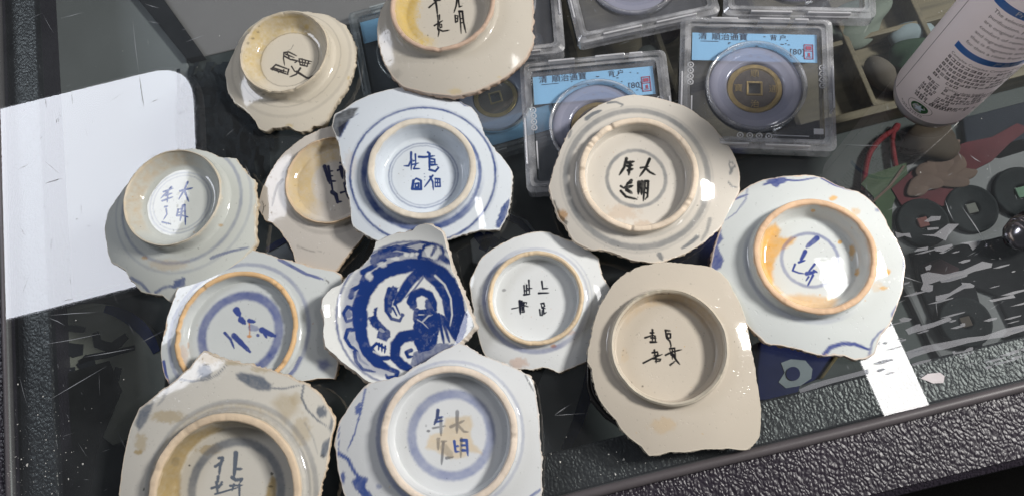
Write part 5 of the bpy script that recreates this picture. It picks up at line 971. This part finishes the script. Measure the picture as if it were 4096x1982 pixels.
# red cord, brown lump, painted plate with black square-holed discs
redm = plain('red_cord', c4(.16, .015, .02), .6); bm = bmesh.new()
def smooth_pts(P, n=8):
    P = [np.array(p, float) for p in P]; out = []
    for i in range(len(P) - 1):
        a, b, c, d = P[max(i - 1, 0)], P[i], P[i + 1], P[min(i + 2, len(P) - 1)]
        for k in range(n):
            t = k / n; out.append(.5 * ((2 * b) + (-a + c) * t + (2 * a - 5 * b + 4 * c - d) * t * t + (-a + 3 * b - 3 * c + d) * t ** 3))
    out.append(P[-1]); return out
bm_tube(bm, smooth_pts([under(x, y, .0035) for x, y in ((3455, 760), (3460, 690), (3480, 610), (3530, 550), (3580, 520), (3590, 500), (3572, 530), (3572, 600), (3590, 690), (3630, 760))]), .0016, 8)
tag(frombm('red_cord', bm, redm, None, True), 'thin red cord looped under the glass between holder and bottle', 'cord')
pebble('brown_stone', 3720, 570, .013, .011, .008, stone_mat('brown_carving', c4(.06, .042, .03), .35), 'rough brown lump under the glass below the bottle', 'stone', seed=12, lump=.35)
slab('dark_sheet', [(3850, 470), (4200, 380), (4260, 560), (4000, 640), (3870, 620)], .004, plain('blue_black_cloth', c4(.022, .025, .036), .9), 'blue-black cloth under the glass right of the bottle', 'cloth')
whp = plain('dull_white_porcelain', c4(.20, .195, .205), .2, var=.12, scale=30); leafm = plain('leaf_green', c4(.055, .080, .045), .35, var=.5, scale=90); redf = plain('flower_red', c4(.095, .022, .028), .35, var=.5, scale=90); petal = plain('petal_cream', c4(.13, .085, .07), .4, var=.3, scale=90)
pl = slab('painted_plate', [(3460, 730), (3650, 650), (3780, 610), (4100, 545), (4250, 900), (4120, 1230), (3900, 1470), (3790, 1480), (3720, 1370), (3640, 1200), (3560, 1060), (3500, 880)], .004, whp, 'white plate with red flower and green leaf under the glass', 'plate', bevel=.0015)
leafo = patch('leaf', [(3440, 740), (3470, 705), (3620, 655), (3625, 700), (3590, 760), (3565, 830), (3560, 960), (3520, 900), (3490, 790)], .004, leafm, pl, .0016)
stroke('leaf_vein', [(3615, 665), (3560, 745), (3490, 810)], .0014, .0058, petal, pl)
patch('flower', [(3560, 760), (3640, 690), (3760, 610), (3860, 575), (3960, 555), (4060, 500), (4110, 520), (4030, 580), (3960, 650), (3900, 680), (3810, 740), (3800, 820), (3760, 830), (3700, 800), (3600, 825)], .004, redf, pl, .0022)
for i, (x, y, a, b, r_) in enumerate(((3690, 700, .006, .004, .4), (3740, 690, .007, .004, .2), (3790, 690, .007, .0035, .6), (3770, 730, .008, .004, -.3), (3700, 740, .007, .004, .1), (3830, 720, .006, .003, .2), (3650, 760, .006, .004, .5), (3740, 650, .010, .003, .5))):
    pebble('petal', x, y, a * 1.25, b * 1.3, .0012, petal, '', seed=20 + i, rot=r_, z=.006, parent=pl)
blk = plain('black_patina', c4(.012, .014, .016), .35, var=.6, scale=150, bump=.5)
for i, (x, y, r, z, mat_, lab) in enumerate(((3690, 890, .0135, .0046, plain('pink_inlay', c4(.16, .06, .055), .4), 'black disc with pinkish square centre lying on the painted plate'), (3885, 835, .0135, .0046, plain('cream_inlay', c4(.13, .125, .115), .4), 'black disc with cream square centre lying on the painted plate'), (4085, 770, .0145, .0046, plain('jade_inlay', c4(.13, .21, .15), .4), 'black disc with pale green square centre lying on the painted plate'),
      (3850, 1290, .013, .0072, plain('brown_inlay', c4(.08, .06, .05), .4), 'black disc with brown square centre lying on the black sheet'))):
    c = under(x, y, .006); e = tag(empty('black_disc', (c[0], c[1], SH + z)), lab, 'disc', 'black discs on the painted plate'); N = 48; bm = bmesh.new()
    rings = bm_lathe(bm, [(r * .28, 0), (r * .28, .002), (r * .36, .0026), (r * .86, .0022), (r * .9, .0028), (r * .98, .0026), (r, .002), (r, 0)], N, (c[0], c[1], SH + z)); frombm('ring', bm, blk, e, True)
    bm = bmesh.new(); k = r * .2; bm_box(bm, (c[0] - k, c[1] - k, SH + z), (c[0] + k, c[1] + k, SH + z + .0026), .0004); frombm('inlay', bm, mat_, e)
slab('black_sheet', [(3640, 1010), (3800, 985), (3960, 955), (4260, 880), (4260, 1440), (4060, 1330), (3985, 1180), (3905, 1150), (3945, 1290), (3930, 1400), (3800, 1380), (3740, 1290), (3680, 1150)], .0066, plain('matt_black_sheet', c4(.010, .010, .012), .9), 'flat black sheet over part of the painted plate under the glass', 'cloth', z0=.0046)  # flat black sheet put over the plate to blacken this part
slab('plum_sherd', [(3680, 1060), (3760, 1030), (3840, 1070), (3830, 1100), (3720, 1110)], .0095, plain('plum_glaze', c4(.05, .025, .03), .3), 'small plum sherd lying on the black sheet under the glass', 'sherd', z0=.0070)

plain = _plain
# ribbed dark sherd tucked under the buff one
rib = plain('dark_ribbed_glaze', c4(.022, .021, .022), .18, var=.4, scale=120); qn = at(2430, 1600, 0)
e = tag(empty('ribbed_sherd', (qn[0], qn[1], 0)), 'dark glossy ribbed sherd tucked under the edge of the buff sherd', 'sherd')
bm = bmesh.new(); bm_prism(bm, [at(x, y, .004)[:2] for x, y in ((2345, 1430), (2385, 1425), (2440, 1560), (2530, 1690), (2490, 1715), (2420, 1670), (2360, 1600))], .0003, .004, .0008); frombm('body', bm, rib, e)
for i in range(4):
    pts = [at(2352 + 14 * i + 2, 1445 + i * 2, .0045), at(2358 + 14 * i, 1560 - i * 4, .0045), at(2410 + 12 * i, 1640 - i * 9, .0045), at(2482 + 10 * i, 1705 - i * 9, .0045)]
    bm = bmesh.new(); bm_tube(bm, smooth_pts(pts, 6), .0009, 8); frombm('rib', bm, rib, e, True)

# ------------------------------------------------------------------ wear on the glass
film = glass_mat('peeling_film', c4(.80, .81, .83), 1.3, .35, haze=.17, haze_col=c4(.46, .46, .50)); film2 = plain('white_chip', c4(.50, .46, .47), .6)
bm = bmesh.new(); k1, k2, k3 = (3496, 1000, 2.4917), (3300, 500, 1.947), ZR
def flat(reg, *a):
    pts = [at(reg[0] + a[i] / reg[2], reg[1] + a[i + 1] / reg[2], .0004)[:2] for i in range(0, len(a), 2)]
    bm_prism(bm, pts, .0002, .0004)
flat(k1, 465, 240, 540, 215, 700, 240, 860, 210, 1080, 110, 1180, 130, 1170, 170, 1000, 210, 850, 270, 760, 310, 670, 320, 660, 300, 540, 340, 590, 345, 585, 400, 550, 415, 500, 410, 465, 390, 490, 330, 480, 290)
flat(k1, 615, 455, 750, 425, 790, 400, 880, 340, 870, 320, 960, 325, 1005, 350, 990, 370, 900, 380, 800, 430, 700, 490, 650, 515, 615, 500)
flat(k1, 310, 790, 420, 740, 460, 730, 465, 750, 600, 715, 740, 660, 775, 680, 760, 700, 600, 760, 480, 800, 400, 820, 345, 840, 330, 815)
flat(k1, 250, 685, 300, 665, 380, 680, 350, 705, 270, 720); flat(k1, 510, 165, 560, 140, 575, 150, 560, 190, 520, 200)
flat(k1, 315, 1010, 500, 950, 740, 905, 940, 865, 1100, 850, 1300, 780, 1495, 740, 1600, 720, 1600, 770, 1495, 800, 1300, 860, 1100, 890, 940, 920, 740, 975, 560, 1010, 400, 1060, 350, 1085)
flat(k1, 780, 1010, 800, 1000, 820, 1015, 900, 1000, 930, 975, 990, 970, 985, 995, 900, 1015, 820, 1030, 795, 1040); flat(k1, 375, 1130, 470, 1100, 570, 1080, 565, 1100, 470, 1130, 385, 1150); flat(k1, 1140, 495, 1250, 475, 1390, 440, 1410, 470, 1280, 490, 1180, 515)
flat(k2, 770, 750, 830, 710, 905, 710, 895, 740, 800, 755); flat(k2, 795, 800, 885, 795, 885, 810, 800, 820); flat(k2, 750, 855, 850, 850, 960, 770, 1045, 770, 1010, 805, 960, 860, 940, 900, 870, 870); flat(k2, 850, 955, 990, 925, 995, 945, 920, 985, 860, 980); flat(k2, 695, 985, 720, 960, 805, 945, 800, 970); flat(k2, 1050, 920, 1220, 890, 1200, 930, 1150, 975, 1120, 930); flat(k2, 545, 830, 600, 845, 660, 840, 675, 880, 620, 862, 560, 880)
flat(k3, 490, 530, 600, 480, 750, 440, 950, 390, 1060, 360, 1070, 400, 950, 430, 760, 480, 600, 530, 500, 560)
rw = random.Random(11)
for i in range(60):                                   # narrow streaks of the same film, all along the rail direction
    px, py = rw.uniform(3480, 4096), rw.uniform(980, 1500)
    if py < 1150 and px < 3600: continue
    l_, h_ = rw.uniform(15, 110), rw.uniform(2, 8); s_ = -.26
    flat((px, py, 1.0), 0, 0, l_ * .5, l_ * s_ * .5 - h_ * .5, l_, l_ * s_, l_ * .96, l_ * s_ + h_, l_ * .4, l_ * s_ * .4 + h_ * 1.2)
tag(frombm('film_residue', bm, film), 'torn streaks of clear film residue stuck to the glass', 'film', kind='stuff')
bm = bmesh.new(); flat(k3, 1500, 440, 1560, 400, 1661, 390, 1700, 420, 1690, 475, 1600, 480, 1560, 460); tag(frombm('paint_chip', bm, film2), 'whitish torn paper scrap on the glass beside the lamp glare', 'scrap')
scr = plain('scratch_white', c4(.26, .27, .29), .7); V = []; Fc = []
def scratch(x0, y0, x1, y1, w=.00022):
    a, b = at(x0, y0, .00015), at(x1, y1, .00015); d = b - a; L_ = np.linalg.norm(d)
    if L_ < 1e-5: return
    n_ = np.array([-d[1], d[0], 0]) / L_ * w / 2; k = len(V); m_ = (a + b) / 2 + n_ * 2 * rw.uniform(-1, 1)
    V.extend([a, m_ - n_, b, m_ + n_]); Fc.append((k, k + 1, k + 2, k + 3))
for s_ in ((240, 74, 338, 49), (530, 70, 556, 300), (556, 300, 576, 438), (180, 733, 250, 711), (580, 16, 640, 34), (590, 85, 640, 95), (740, 170, 820, 140), (175, 1610, 430, 1460), (330, 1427, 540, 1390), (195, 1260, 390, 1247), (195, 1270, 260, 1300), (560, 1370, 660, 1318), (3360, 578, 3540, 582), (3880, 620, 3925, 650), (3840, 815, 3955, 990), (3780, 800, 3815, 885), (2215, 1660, 2290, 1610), (2215, 1660, 2350, 1650), (1990, 330, 2010, 345), (3560, 1090, 3690, 1130), (150, 1380, 420, 1330), (940, 160, 990, 240), (860, 640, 900, 720), (960, 690, 1000, 720), (980, 660, 1010, 730)): scratch(*s_, w=.00035)
for i in range(170):
    u = rw.random()
    if u < .35: px, py = rw.uniform(20, 1100), rw.uniform(0, 1250)
    elif u < .6: px, py = rw.uniform(3400, 4096), rw.uniform(500, 1500)
    elif u < .75: px, py = rw.uniform(40, 560), rw.uniform(1250, 1980)
    else: px, py = rw.uniform(0, 4096), rw.uniform(0, 1900)
    a_ = rw.choice([rw.gauss(-.4, .25), rw.gauss(1.3, .3)]); l_ = rw.expovariate(1 / 26) + 5; scratch(px, py, px + l_ * math.cos(a_), py + l_ * math.sin(a_), rw.uniform(.00008, .0002))
tag(pydata('scratches', V, Fc, scr), 'fine pale scratches scattered over the glass top', 'scratches', kind='stuff')
V = []; Fc = []
for i in range(330):
    px, py = rw.uniform(0, 4096), rw.uniform(0, 1982)
    if rw.random() < .4: px, py = 30 + abs(rw.gauss(0, 170)), 1980 - abs(rw.gauss(0, 190))
    if rw.random() < .15: px, py = rw.uniform(2200, 3100), rw.uniform(1800, 1930)
    c = at(px, py, .0001)
    if c[1] < yF + .001: continue
    r = rw.expovariate(1 / .00014) + .00009; r = min(r, .0010); k = len(V)
    for j in range(5):
        a_ = j * 1.2566 + rw.random(); V.append((c[0] + r * math.cos(a_) * rw.uniform(.5, 1), c[1] + r * math.sin(a_) * rw.uniform(.5, 1), .0001))
    V.append((c[0], c[1], .0001 + r * .6)); Fc += [(k + j, k + (j + 1) % 5, k + 5) for j in range(5)]
tag(pydata('dust_specks', V, Fc, plain('dust', c4(.55, .54, .52), .9)), 'pale dust specks and crumbs on the glass', 'dust', kind='stuff')
